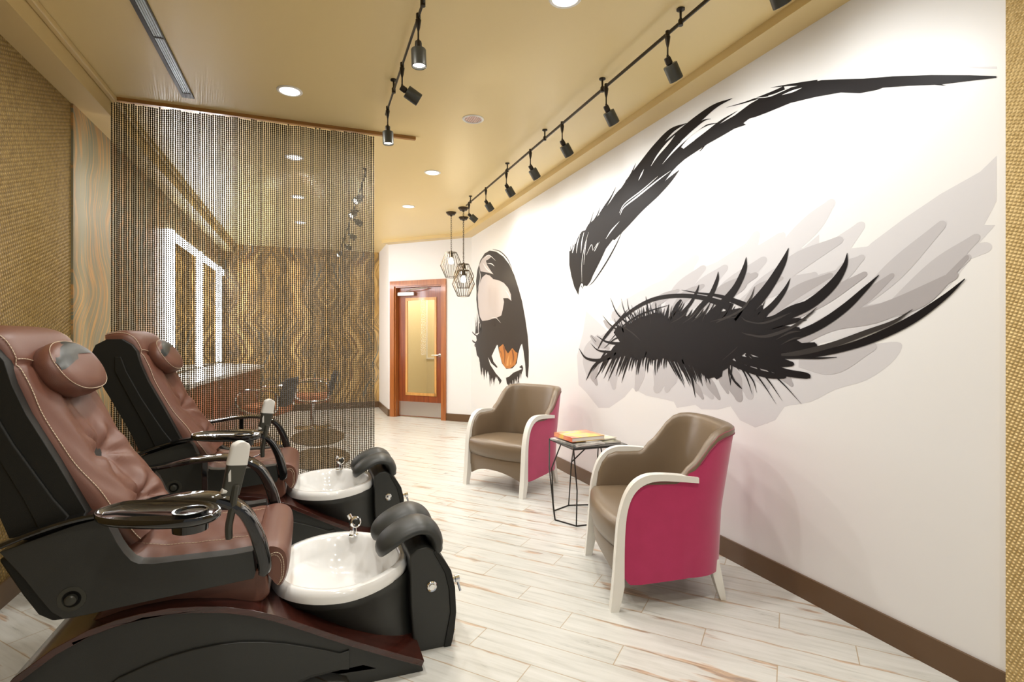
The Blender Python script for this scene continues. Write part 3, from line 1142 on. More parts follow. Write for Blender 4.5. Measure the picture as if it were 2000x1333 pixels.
def make_armchair():
    """local: +x = backwards (front legs at x~0), y across (-.35 .. .35), z up"""
    t = thing('armchair', '', 'armchair', (0, 0, 0), 0, 'magenta and taupe armchairs')
    W = .335
    # plan path of the tub from right front round the back to left front
    plan = []
    n = 100
    straight = .34
    depth = .60
    for i in range(n + 1):
        s = -1 + 2 * i / n     # -1 right front .. 1 left front
        a = abs(s)
        sg = 1 if s > 0 else -1
        if a > .50:
            f = (a - .50) / .50
            x, y = lerp(straight, .045, f), W
        else:
            th = (1 - a / .50) * math.pi / 2
            x = straight + (depth - straight) * math.sin(th) ** .80
            y = W * max(0.0, math.cos(th)) ** .62
        plan.append((x, y * sg if s != 0 else 0.0, s))

    def top(s):
        a = abs(s)
        # arm level near the front, sweeping up to the back
        return interp([(0, .862), (.25, .860), (.33, .853), (.38, .835), (.42, .797), (.455, .742), (.49, .685), (.53, .643), (.57, .624), (.70, .622), (.80, .622), (.88, .605), (.94, .56), (.98, .50), (1.0, .42)], a)

    def lean(s, z):
        a = abs(s)
        k = max(0, 1 - (a / .62) ** 4)
        return k * max(0, z - .45) * .17

    nrm = []
    for i in range(len(plan)):
        p0, p1 = plan[max(0, i - 1)], plan[min(len(plan) - 1, i + 1)]
        tx, ty = p1[0] - p0[0], p1[1] - p0[1]
        L = math.hypot(tx, ty)
        nrm.append((ty / L * -1, tx / L))
    # outward check: at the back centre the normal must point to +x
    if nrm[len(plan) // 2][0] < 0:
        nrm = [(-a, -b) for a, b in nrm]

    def pt(i, z, off):
        x, y, s = plan[i]
        nx, ny = nrm[i]
        flare = -.045 * max(0, (.45 - z)) * (1 if abs(s) < .5 else .35)
        o = off + flare
        return (x + nx * o + lean(s, z), y + ny * o, z)

    def bot(s):
        a = abs(s)
        return interp([(0, .150), (.5, .142), (.85, .118), (.95, .118), (1, .16)], a)
    # outer velvet skin
    rows = []
    K = 12
    for i in range(len(plan)):
        s = plan[i][2]
        zt, zb = top(s) - .012, bot(s)
        rows.append([pt(i, lerp(zb, zt, k / K), 0.0) for k in range(K + 1)])
    m = M().grid(rows)
    o = obj('outer_shell', m, MT['magenta'], t, angle=60, solid=.014)
    # inner leatherette lining with rolled lip over the back
    rows = []
    for i in range(len(plan)):
        s = plan[i][2]
        zt, zb = top(s), .34
        th = interp([(0, .060), (.35, .060), (.5, .052), (1, .046)], abs(s))
        row = []
        for k in range(K + 1):
            z = lerp(zb, zt - .022, k / K)
            bul = .012 * math.sin(math.pi * k / K)
            row.append(pt(i, z, -th - bul))
        # lip
        for q in range(1, 7):
            a = math.pi * q / 6
            row.append(pt(i, zt - .022 + .022 * math.sin(a), -th / 2 - (th / 2) * math.cos(a) + .003 * (q / 6)))
        row.append(pt(i, zt - .040, .004 if abs(s) < .47 else lerp(.004, -.018, min(1, (abs(s) - .47) / .05))))
        rows.append(row)
    m = M().grid(rows)
    inner = obj('inner_lining', m, MT['taupe'], t, angle=60, solid=.006)
    m = M()
    m.tube([pt(i, top(plan[i][2]) - .040, .004) for i in range(len(plan)) if abs(plan[i][2]) < .48], .0030, 6)
    obj('piping', m, MT['piping'], o)
    # white frames: front leg + arm arch in one
    outer = spline([(-.020, 0), (-.006, .14), (.006, .30), (.018, .43), (.045, .535), (.085, .603), (.140, .640), (.21, .650), (.32, .643), (.405, .632)], 5)
    innr = spline([(.405, .606), (.32, .613), (.22, .618), (.155, .606), (.105, .572), (.072, .515), (.054, .43), (.047, .30), (.046, .118)], 5)
    poly = outer + innr + [(.034, .06), (.020, 0)]
    for sg in (-1, 1):
        m = M().prism(poly, lambda u, w: (u, sg * (W - .028), w), lambda u, w: (u, sg * (W + .016), w))
        fr = obj('arm_frame', m, MT['white_lacquer'], t, bevel=.006, seg=3)
        m = M().box((-.018, sg * (W - .006) - .015, -.0005), (.018, sg * (W - .006) + .015, .004))
        obj('foot_glide', m, MT['rubber_foot'], fr)
        # back leg, splayed
        ly = sg * .235
        m = M()
        sec = [(.52, .20, .024), (.535, .12, .023), (.552, .05, .019), (.565, 0, .014)]
        rows = []
        for x, z, r in sec:
            rows.append([(x + r * a, ly + sg * (.2 - z) * .06 + r * b, z) for a, b in ((-1, -1), (1, -1), (1, 1), (-1, 1))])
        m.grid(rows, close_v=True)
        m.fan(rows[0])
        m.fan(rows[-1][::-1])
        obj('leg', m, MT['white_lacquer'], t, bevel=.003)
    # seat cushion: bowed front
    sw = W - .032
    rows = []
    nv = 24
    secs = 40
    def edge(v):
        return -.045 * (1 - v * v) + .010
    for j in range(nv + 1):
        v = -1 + 2 * j / nv
        y = v * sw
        fx = edge(v)
        bx = .50 * (1 - .25 * abs(v) ** 4)
        crown = .012 * (1 - v ** 4)
        prof = [(fx + .030, .275), (fx + .012, .285), (fx + .004, .32), (fx, .36), (fx + .004, .395), (fx + .020, .415), (fx + .06, .424 + crown * .5), (fx + .18, .425 + crown), (bx * .7, .420 + crown), (bx, .405), (bx, .28)]
        rows.append([(a, y, b) for a, b in prof])
    m = M().grid(rows)
    m.fan(rows[0])
    m.fan(rows[-1][::-1])
    obj('seat_cushion', m, MT['taupe'], t, angle=50)
    # apron with an arched lower edge
    rows = []
    for j in range(nv + 1):
        v = -1 + 2 * j / nv
        y = v * sw
        fx = edge(v) + .020
        zb = .100 + .075 * (1 - abs(v) ** 2.2)
        rows.append([(fx + .006, y, .282), (fx, y, .27), (fx + .004, y, lerp(.27, zb, .5)), (fx + .012, y, zb), (fx + .03, y, zb), (fx + .035, y, .28)])
    m = M().grid(rows, close_v=True)
    m.fan(rows[0])
    m.fan(rows[-1][::-1])
    obj('apron', m, MT['taupe'], t, angle=50)
    # seat underside
    m = M().prism([(.03, -sw), (.30, -sw), (.45, -.22), (.50, 0), (.45, .22), (.30, sw), (.03, sw)], lambda a, b: (a, b, .18), lambda a, b: (a, b, .29))
    obj('seat_base', m, MT['taupe'], t)
    return t


def place_chair(o, R, L, label):
    R, L = Vector(R), Vector(L)
    c = (R + L) / 2
    w = (L - R).normalized()
    b = Vector((w.y, -w.x))
    o.location = (c.x, c.y, 0)
    o.rotation_euler = (0, 0, math.atan2(b.y, b.x))
    o['label'] = label


ch = make_armchair()
place_chair(ch, (1.346, 2.193), (1.557, 2.84), 'taupe and magenta tub armchair in front of the side table, nearer one')
ch2 = dup(ch)
place_chair(ch2, (1.600, 3.984), (1.283, 4.587), 'taupe and magenta tub armchair behind the side table, farther one under the open eye')
# legs and frame of the light wood are one height; nothing else differs

# ---------------------------------------------------------------- wire side table
MT['black_wire'] = mat('black_powder_coated_wire', (0.02, 0.018, 0.015), 0.4, 0.3)
MT['table_glass'] = mat('smoked_table_top', (0.03, 0.03, 0.028), 0.15)
tc = (1.89, 3.455)
t = thing('side_table', 'black wire geometric side table between the two armchairs with magazines on top', 'side table', (tc[0], tc[1], 0))
TZ = .545
hx, hy = .212, .197
m = M().box((-hx, -hy, TZ - .018), (hx, hy, TZ - .002))
obj('table_top', m, MT['table_glass'], t, bevel=.003)
cor = {'l': (-hx, hy, TZ - .008), 'f': (-hx, -hy, TZ - .008), 'r': (hx, -hy, TZ - .008), 'b': (hx, hy, TZ - .008)}
base = [(-.268, -.02, .004), (-.185, -.185, .004), (.06, -.205, .004), (.245, -.06, .004), (.16, .19, .004), (-.03, .24, .004), (-.195, .16, .004)]
mid = {'a': (-.285, .04, .37), 'a2': (-.30, -.01, .30), 'c': (-.205, -.235, .26), 'd': (-.03, .19, .35), 'e': (.06, -.16, .36), 'g': (.27, -.05, .33), 'h': (.2, .2, .33), 'a3': (-.215, .15, .33)}
m = M()
r = .0052


def seg(*p):
    for a, b in zip(p, p[1:]):
        m.tube([a, b], r, 6)


seg(*base, base[0])
seg(cor['l'], mid['a'], mid['a2'], base[0])
seg(mid['a'], base[6])
seg((-hx, 0, TZ - .01), mid['a3'], base[6])
seg(cor['f'], mid['c'], base[1])
seg(cor['f'], mid['d'], base[5])
seg((0, -hy, TZ - .01), mid['e'], cor['r'])
seg(mid['e'], base[2])
seg(cor['r'], mid['g'], base[3])
seg(cor['b'], mid['h'], base[4])
seg(mid['g'], base[4])
seg(cor['f'], cor['r'], cor['b'], cor['l'], cor['f'])
seg(cor['b'], mid['d'])
obj('wire_frame', m, MT['black_wire'], t)


# magazines and book on the table
def cover(name, stops, scale, seed):
    mm = mat(name, (0.8, 0.5, 0.3), 0.22)
    k = NT(mm)
    tcn = k.n('ShaderNodeTexCoord')
    mp = k.n('ShaderNodeMapping')
    mp.inputs['Location'].default_value = (seed, seed * .7, 0)
    k.nt.links.new(tcn.outputs['Object'], mp.inputs['Vector'])
    n = k.noise(mp.outputs[0], scale, 3, .5, .6)
    k.to(k.ramp(n, stops), 'Base Color')
    return mm


paper = mat('page_edges', (0.78, 0.75, 0.68), 0.6)
cov1 = cover('orange_yellow_cover', [(.30, (0.80, 0.16, 0.07)), (.45, (0.85, 0.32, 0.18)), (.55, (0.88, 0.62, 0.10)), (.68, (0.75, 0.45, 0.35)), (.8, (.8, .75, .6))], 5.5, 3.2)
cov2 = cover('grey_photo_cover', [(.35, (0.08, 0.08, 0.07)), (.5, (0.45, 0.44, 0.42)), (.62, (0.75, 0.74, 0.72))], 9, 1.4)
cov3 = cover('olive_black_cover', [(.38, (0.04, 0.04, 0.03)), (.5, (0.20, 0.19, 0.09)), (.62, (0.35, 0.33, 0.25))], 14, 5.1)
cov4 = cover('pale_green_cover', [(.35, (0.70, 0.72, 0.55)), (.55, (0.80, 0.62, 0.42)), (.7, (0.62, 0.70, 0.74))], 7, 8.1)


def booklet(name, label, cat, cx, cy, z, w, h, th, rot, cmat, hard=False):
    o = thing(name, label, cat, (cx, cy, z), rot, 'magazines on the side table')
    m = M().box((-w / 2, -h / 2, th * .12), (w / 2 - .001, h / 2, th * .88))
    obj('pages', m, paper, o, smooth=False)
    e = .003 if hard else 0
    ct = .0022 if hard else .0008
    m = M().box((-w / 2 - e, -h / 2 - e, th - ct), (w / 2 + e, h / 2 + e, th))
    m.box((-w / 2 - e, -h / 2 - e, 0), (w / 2 + e, h / 2 + e, ct))
    m.box((-w / 2 - e, -h / 2 - e, 0), (-w / 2 - e + ct, h / 2 + e, th))
    obj('cover', m, cmat, o, smooth=False)
    return o


z = TZ - .001
booklet('magazine', 'grey photo magazine at the bottom of the pile, its corner over the table edge', 'magazine', tc[0] - .085, tc[1] - .005, z, .25, .33, .012, math.radians(8), cov2)
booklet('magazine', 'dark olive magazine lying at the right side of the table top', 'magazine', tc[0] + .125, tc[1] + .01, z, .16, .30, .010, math.radians(-3), cov3)
booklet('magazine', 'pale green and peach magazine under the orange book', 'magazine', tc[0] + .045, tc[1] + .035, z + .013, .29, .25, .009, math.radians(12), cov4)
booklet('book', 'thick hardcover book with orange and yellow cover on top of the pile', 'book', tc[0] - .055, tc[1] + .02, z + .0225, .27, .25, .030, math.radians(4), cov1, True)


# ---------------------------------------------------------------- wall murals (flat prints on the right wall)
INK = mat('mural_black_ink', (0.008, 0.006, 0.006), 0.45, spec=.14)
INK2 = mat('mural_dark_grey_ink', (0.036, 0.031, 0.028), 0.45, spec=.14)
G1 = mat('mural_pale_grey', (0.60, 0.59, 0.60), 0.42)
G2 = mat('mural_light_grey', (0.48, 0.465, 0.475), 0.42)
G3 = mat('mural_mid_grey', (0.36, 0.34, 0.345), 0.42)
WHT = mat('mural_white_ink', (0.76, 0.755, 0.74), 0.42)
ORG = mat('mural_orange', (0.46, 0.17, 0.035), 0.36)
ORD = mat('mural_brown', (0.20, 0.065, 0.02), 0.36)
ORL = mat('mural_light_orange', (0.62, 0.31, 0.10), 0.36)
PNK = mat('mural_lid_grey', (0.50, 0.455, 0.44), 0.42)
# frames of the sketch sheets: (x offset, y offset, scale)
FR = {'3': (1060, 120, 2.666), '4': (1500, 60, 2.666), '5': (1100, 440, 3.332), '6': (1500, 440, 3.332), '7': (900, 470, 4.1625), 'p': (0, 0, 1.0)}


def W2(fr, x, y):
    ox, oy, sc = FR[fr]
    px, py = ox + x / sc, oy + y / sc
    p = on_wall_x(min(max(px, 922.5), 1946.5), py, XR)
    return (p.y, p.z)


class Ink:
    def __init__(s, lo, hi):
        s.m = M()
        s.lo, s.hi, s.i = lo, hi, 0

    def poly(s, fr, pts, smooth=0):
        P = [(a, b) for a, b in pts]
        if smooth:
            P = spline(P, smooth, closed=True)
        s.raw([W2(fr, a, b) for a, b in P])

    def raw(s, P):
        h = lerp(s.lo, s.hi, (s.i % 23) / 22.0)
        s.i += 1
        tri = tessellate_polygon([[Vector((a, b, 0)) for a, b in P]])
        s.m.add([(XR - h, a, b) for a, b in P], [tuple(t) for t in tri])

    def stroke(s, fr, pts, ws, n=6):
        """tapered brush stroke; ws widths at the given points (sheet units)"""
        Q = spline([(p[0], p[1], w) for p, w in zip(pts, ws)], n)
        Lf, Rt = [], []
        for i, (x, y, w_) in enumerate(Q):
            a, b = Q[max(0, i - 1)], Q[min(len(Q) - 1, i + 1)]
            tx, ty = b[0] - a[0], b[1] - a[1]
            L = math.hypot(tx, ty) or 1
            w_ = max(w_, .6) / 2
            Lf.append(W2(fr, x - ty / L * w_, y + tx / L * w_))
            Rt.append(W2(fr, x + ty / L * w_, y - tx / L * w_))
        h = lerp(s.lo, s.hi, (s.i % 23) / 22.0)
        s.i += 1
        k = len(Lf)
        s.m.add([(XR - h, *p) for p in Lf] + [(XR - h, *p) for p in Rt], [(i, i + 1, k + i + 1, k + i) for i in range(k - 1)])

    def feather(s, fr, pts, w):
        """blunt soft feather: pointed at the start, rounded at the end"""
        n = len(pts)
        ws = [w * (.15 + .95 * math.sin(math.pi * min(1, (i / (n - 1)) * .80 + .08))) for i in range(n)]
        Q = spline([(p[0], p[1], a) for p, a in zip(pts, ws)], 6)
        # round the tip
        (x0, y0, w0), (x1, y1, w1) = Q[-2], Q[-1]
        L = math.hypot(x1 - x0, y1 - y0) or 1
        dx, dy = (x1 - x0) / L, (y1 - y0) / L
        for k in range(1, 6):
            a = k / 5 * math.pi / 2
            Q.append((x1 + dx * w1 * .8 * math.sin(a), y1 + dy * w1 * .8 * math.sin(a), w1 * math.cos(a)))
        Lf, Rt = [], []
        for i, (x, y, w_) in enumerate(Q):
            a, b = Q[max(0, i - 1)], Q[min(len(Q) - 1, i + 1)]
            tx, ty = b[0] - a[0], b[1] - a[1]
            L = math.hypot(tx, ty) or 1
            w_ = max(w_, .6) / 2
            Lf.append(W2(fr, x - ty / L * w_, y + tx / L * w_))
            Rt.append(W2(fr, x + ty / L * w_, y - tx / L * w_))
        h = lerp(s.lo, s.hi, (s.i % 23) / 22.0)
        s.i += 1
        k = len(Lf)
        s.m.add([(XR - h, *p) for p in Lf] + [(XR - h, *p) for p in Rt], [(i, i + 1, k + i + 1, k + i) for i in range(k - 1)])


me_root = thing('wall_mural', 'large printed closed eye with black eyebrow, long lashes and grey feathered shadow', 'mural', (0, 0, 0))
R_ = random.Random(11)

# pale feathered shadows, three tones, lightest at the back
g1 = Ink(.0003, .0006)
g1.poly('4', [(1196, 652), (1105, 735), (900, 850), (700, 985), (540, 1105), (440, 1200), (300, 1345), (640, 1345), (900, 1330), (1040, 1130), (1110, 1040), (1196, 890)])
g1.poly('6', [(0, 330), (300, 180), (640, 140), (1130, 0), (1480, 0), (1380, 110), (1290, 260), (1180, 400), (960, 590), (640, 700), (300, 780), (0, 800)])
g1.poly('5', [(300, 620), (380, 500), (500, 430), (640, 380), (700, 330), (860, 215), (850, 300), (1000, 240), (1280, 60), (1270, 130), (1430, 62), (1400, 150), (1560, 150), (1666, 60), (1666, 600), (1400, 700), (900, 700)])
g1.poly('5', [(150, 560), (130, 700), (90, 850), (100, 1040), (150, 1090), (230, 1190), (300, 1190), (400, 1120), (450, 1060), (540, 1110), (640, 1130), (720, 1150), (740, 1190), (860, 1170), (900, 1200), (1010, 1200), (1090, 1180), (1150, 1270), (1250, 1318), (1380, 1270), (1450, 1170), (1666, 1080), (1666, 700), (900, 800), (300, 700)])
g1.poly('6', [(0, 850), (400, 800), (680, 775), (840, 760), (872, 800), (800, 900), (640, 1010), (440, 1070), (280, 1150), (80, 1190), (0, 1290), (-160, 1270), (-200, 1000)], 3)
for p, w_ in (([(900, 620), (1120, 330), (1250, 80)], 110), ([(900, 500), (1130, 300), (1400, 85)], 110), ([(560, 600), (700, 400), (850, 230)], 110), ([(420, 560), (560, 450), (670, 370)], 80)):
    g1.feather('5', p, w_)
for p, w_ in (([(300, 420), (420, 200), (590, 20)], 130), ([(60, 240), (160, 120), (300, -20), (400, -130)], 120), ([(500, 640), (900, 300), (1400, 150)], 150), ([(-60, 300), (40, 180), (90, 80)], 90)):
    g1.feather('6', p, w_)
g1.poly('4', [(1010, 185), (1100, 190), (1196, 186), (1196, 200), (1080, 196)])
obj('pale_grey_shadow', g1.m, G1, me_root, smooth=False)

g2 = Ink(.0008, .0011)
F2 = [([(640, 620), (760, 430), (900, 290)], 90), ([(760, 600), (900, 420), (1040, 290)], 100), ([(900, 600), (1080, 420), (1290, 240)], 110), ([(1150, 560), (1300, 420), (1460, 260)], 120),
      ([(1300, 640), (1460, 480), (1620, 340)], 110), ([(180, 1000), (200, 850), (330, 700)], 120), ([(240, 720), (190, 820), (170, 930)], 100), ([(330, 560), (350, 600), (420, 700)], 60),
      ([(300, 850), (320, 960), (330, 1050)], 60), ([(640, 850), (650, 960), (620, 1050)], 120), ([(760, 900), (700, 1000), (680, 1060)], 80), ([(1100, 820), (1180, 980), (1210, 1090)], 120), ([(1180, 860), (1270, 960), (1320, 1040)], 90),
      ([(480, 850), (500, 960), (480, 1060)], 60), ([(880, 950), (920, 1050), (960, 1110)], 70)]
for p, w_ in F2:
    g2.feather('5', p, w_)
for p, w_ in (([(0, 420), (180, 250), (450, 105)], 110), ([(300, 520), (500, 300), (600, 220)], 90), ([(520, 580), (820, 300), (1120, 10)], 120), ([(760, 560), (1100, 290), (1340, 95)], 120),
              ([(120, 800), (500, 600), (900, 520), (1290, 220)], 95), ([(200, 900), (420, 900), (660, 800)], 130), ([(-200, 520), (0, 420), (280, 335)], 100), ([(60, 560), (280, 400), (540, 290)], 90)):
    g2.feather('6', p, w_)
obj('light_grey_shadow', g2.m, G2, me_root, smooth=False)

g3 = Ink(.0013, .0016)
for p, w_ in (([(900, 560), (1050, 430), (1240, 330)], 80), ([(700, 560), (800, 460), (900, 400)], 60), ([(1050, 480), (1150, 400), (1200, 330)], 60), ([(560, 560), (640, 480), (740, 430)], 50), ([(1040, 900), (1100, 1000), (1140, 1110)], 110), ([(900, 940), (960, 1040), (1010, 1120)], 50),
              ([(1000, 950), (1040, 1020), (1070, 1085)], 40), ([(1380, 930), (1440, 980), (1480, 1030)], 60), ([(830, 1000), (870, 1060), (905, 1120)], 40), ([(230, 900), (200, 980), (215, 1030)], 40), ([(180, 720), (230, 770), (290, 800)], 40), ([(265, 620), (300, 660), (350, 690)], 30)):
    g3.feather('5', p, w_)
for p, w_ in (([(0, 600), (180, 440), (400, 330)], 70), ([(180, 600), (380, 470), (620, 325)], 75), ([(400, 640), (620, 480), (800, 335)], 70), ([(120, 820), (400, 640), (760, 560), (1200, 335)], 110), ([(600, 620), (1000, 500), (1290, 215)], 60), ([(-160, 520), (-60, 420), (80, 350)], 60)):
    g3.feather('6', p, w_)
obj('mid_grey_shadow', g3.m, G3, me_root, smooth=False)

# --- eyebrow
bw = Ink(.0018, .0022)
bw.poly('4', [(1200, 237), (1050, 232), (850, 231), (650, 238), (500, 250), (380, 253), (280, 258), (210, 273), (100, 302), (0, 345), (-60, 372), (-150, 425), (-110, 462), (-60, 448), (0, 425), (120, 376), (250, 345), (380, 322), (480, 326), (520, 318), (568, 309), (600, 297), (740, 287), (870, 282), (930, 288), (905, 280), (1050, 262), (1200, 246)])
bw.stroke('4', [(15, 297), (100, 285), (190, 276), (260, 268)], [1, 9, 20, 24])
bw.stroke('3', [(958, 240), (1060, 212), (1180, 170), (1260, 140)], [1, 7, 14, 24])
bw.stroke('3', [(1015, 258), (930, 312), (850, 380), (800, 420)], [1, 12, 22, 26])
bw.poly('3', [(1175, 168), (1080, 222), (1000, 282), (930, 322), (850, 372), (780, 420), (700, 482), (650, 520), (600, 545), (560, 548), (510, 572), (460, 620), (400, 668), (380, 690), (350, 735), (310, 785), (270, 822), (238, 850), (222, 880), (205, 885),
              (185, 915), (172, 950), (160, 960), (150, 985), (139, 990), (139, 1060), (150, 1120), (165, 1175), (186, 1217), (190, 1185), (198, 1165), (208, 1185), (216, 1168), (232, 1170), (250, 1145), (262, 1115), (300, 1040), (330, 975), (372, 920), (400, 880), (440, 830), (480, 785),
              (540, 730), (600, 670), (640, 620), (672, 575), (700, 545), (740, 510), (800, 470), (860, 430), (940, 385), (1000, 350), (1060, 330), (1045, 322), (1100, 280), (1180, 250)])
bw.stroke('3', [(988, 193), (900, 232), (810, 300), (720, 380), (630, 460), (540, 545)], [2, 22, 38, 48, 56, 60])
bw.stroke('3', [(750, 322), (670, 362), (590, 450), (520, 545), (450, 640)], [2, 24, 36, 44, 50])
bw.stroke('3', [(712, 372), (680, 395), (640, 460), (590, 520)], [1, 8, 14, 20])
bw.stroke('3', [(878, 299), (840, 308), (780, 350), (700, 420)], [1, 8, 16, 22])
bw.stroke('3', [(485, 532), (460, 590), (430, 640), (405, 680)], [1, 8, 12, 16])
bw.stroke('3', [(382, 655), (355, 710), (330, 750), (300, 800)], [1, 7, 12, 16])
bw.stroke('3', [(300, 760), (285, 800), (262, 840)], [1, 5, 9])
bw.stroke('3', [(266, 780), (255, 820), (240, 860)], [1, 3, 6])
bw.stroke('3', [(710, 568), (660, 620), (590, 690), (510, 760), (430, 850), (370, 930)], [3, 24, 34, 40, 34, 8])
bw.stroke('3', [(930, 318), (850, 335), (770, 385), (705, 465)], [1, 7, 7, 1])
bw.stroke('3', [(415, 885), (380, 960), (330, 1050), (270, 1140), (240, 1170)], [1, 5, 6, 4, 1])
bw.stroke('3', [(850, 430), (825, 462), (815, 468)], [6, 4, 1])
for i in range(9):
    x = 150 + i * 12
    bw.stroke('3', [(x - 2 - R_.random() * 6, 960 - i * 12), (x, 1000), (x + 8, 1060)], [1, 6, 12])
bw.poly('3', [(740, 405), (640, 470), (545, 545), (480, 605), (520, 640), (600, 590), (690, 520), (735, 455), (722, 448)])
obj('eyebrow', bw.m, INK, me_root, smooth=False)
bl = Ink(.0025, .0027)
for p, w_ in (([(565, 545), (600, 490), (650, 430), (690, 385)], [1, 8, 12, 1]), ([(625, 535), (680, 470), (740, 410), (800, 360), (860, 325)], [1, 8, 12, 12, 1]),
              ([(405, 800), (425, 760), (500, 700), (600, 620), (668, 570)], [1, 5, 8, 6, 1]),
              ([(400, 790), (430, 740), (520, 670), (600, 600)], [1, 4, 5, 1]), ([(330, 925), (360, 880), (400, 835)], [1, 6, 1]), ([(500, 620), (515, 590), (528, 562)], [1, 6, 1]),
              ([(205, 1150), (205, 1050), (220, 960), (240, 890)], [.5, 2, 2, .5]), ([(176, 1000), (182, 950), (195, 905)], [.5, 5, 1]), ([(200, 1000), (205, 940), (216, 890)], [.5, 5, 1]), ([(215, 1060), (222, 980), (230, 930)], [.5, 3, 1]),
              ([(228, 1010), (255, 955), (262, 985)], [.5, 2.5, 1]), ([(262, 985), (290, 945), (270, 990), (298, 940)], [1, 2, 2, .5]), ([(155, 1000), (160, 980), (168, 950)], [1, 6, 1]),
              ([(195, 1182), (205, 1160), (212, 1182)], [4, 7, 4])):
    bl.stroke('3', p, w_)
bl.stroke('4', [(-85, 352), (0, 345), (60, 322), (130, 292)], [1, 4, 5, 1])
bl.stroke('4', [(75, 335), (130, 316), (178, 298)], [1, 10, 1])
obj('eyebrow_highlight', bl.m, WHT, me_root, smooth=False)

# --- lashes
ls = Ink(.0030, .0038)
ls.poly('5', [(290, 850), (330, 790), (370, 760), (330, 700), (350, 665), (400, 660), (440, 640), (480, 610), (540, 590), (600, 570), (650, 580), (680, 610), (740, 610), (800, 590), (850, 610), (900, 590), (960, 575), (1050, 560), (1150, 540),
              (1250, 560), (1295, 518), (1305, 545), (1275, 600), (1330, 600), (1380, 585), (1390, 600), (1340, 640), (1440, 655), (1540, 665), (1548, 690), (1490, 730), (1560, 770), (1640, 762), (1648, 790), (1620, 805), (1500, 812), (1400, 855),
              (1480, 885), (1502, 900), (1490, 920), (1400, 915), (1330, 885), (1250, 850), (1190, 830), (1150, 860), (1110, 870), (1080, 890), (1075, 930), (1040, 950), (1035, 985), (1000, 1005), (985, 990), (940, 1000), (905, 965), (870, 960), (850, 920), (790, 905),
              (700, 880), (640, 865), (590, 880), (540, 860), (480, 880), (420, 850), (360, 860), (330, 880), (310, 860)])
ls.stroke('5', [(228, 805), (280, 715), (370, 620), (480, 535), (600, 480), (740, 460), (880, 468), (1000, 500), (1100, 540)], [6, 12, 18, 22, 26, 28, 30, 40, 60])
ls.stroke('5', [(772, 422), (880, 442), (1000, 458), (1100, 488), (1200, 530), (1280, 590)], [2, 10, 20, 32, 40, 30])
ls.stroke('5', [(300, 760), (400, 650), (520, 575), (690, 520)], [2, 8, 10, 2])
ls.stroke('5', [(1470, 148), (1430, 250), (1340, 400), (1240, 520), (1120, 620)], [2, 40, 60, 68, 60])
ls.stroke('5', [(1194, 208), (1180, 290), (1130, 400), (1060, 490), (960, 590)], [2, 32, 42, 50, 40])
ls.stroke('5', [(1011, 303), (1003, 360), (960, 460), (890, 540), (820, 630)], [2, 22, 30, 34, 30])
ls.stroke('5', [(886, 388), (872, 430), (830, 510), (770, 580), (720, 640)], [2, 14, 20, 22, 20])
ls.stroke('5', [(1481, 346), (1440, 430), (1360, 530), (1260, 610)], [2, 26, 40, 46])
ls.stroke('5', [(770, 485), (745, 520), (720, 570), (690, 620)], [12, 24, 26, 18])
ls.stroke('5', [(690, 515), (680, 560), (665, 610)], [3, 14, 20])
ls.stroke('6', [(519, 182), (500, 270), (420, 390), (280, 510), (100, 600), (-100, 690)], [3, 34, 58, 66, 60, 60])
ls.stroke('6', [(726, 323), (630, 420), (500, 540), (340, 650), (180, 720), (0, 780)], [3, 32, 52, 56, 56, 50])
ls.stroke('6', [(1285, 350), (1150, 470), (950, 610), (730, 720), (500, 800), (250, 850), (0, 850)], [6, 34, 54, 54, 44, 34, 40])
ls.stroke('6', [(-100, 880), (60, 900), (150, 903), (173, 905)], [50, 44, 34, 10])
ls.stroke('6', [(-200, 870), (0, 920), (120, 960), (250, 980), (278, 992)], [50, 52, 48, 40, 12])
ls.stroke('6', [(-380, 830), (-150, 930), (0, 975), (98, 985), (120, 990)], [30, 40, 40, 30, 10])
ls.stroke('6', [(-40, 800), (150, 800), (295, 785), (322, 780)], [50, 54, 44, 14])
ls.stroke('6', [(-60, 740), (80, 710), (208, 675)], [40, 36, 22])
ls.stroke('6', [(452, 860), (330, 866), (180, 864), (40, 858)], [3, 12, 10, 6])
# thin lower-right hairs
for a, b, c in (((1160, 800), (1400, 1000), (1555, 1165)), ((1190, 840), (1330, 1000), (1430, 1145)), ((1150, 850), (1280, 1000), (1390, 1165)), ((1120, 860), (1190, 980), (1232, 1100)), ((1110, 850), (1230, 1000), (1262, 1090)),
                ((1060, 880), (1110, 1000), (1165, 1065)), ((1085, 870), (1080, 960), (1092, 1045)), ((1090, 870), (1120, 910), (1150, 950))):
    ls.stroke('5', [a, b, c], [16, 9, 1])
ls.stroke('5', [(1060, 870), (1100, 990), (1140, 1040), (1165, 1065)], [10, 10, 14, 4])
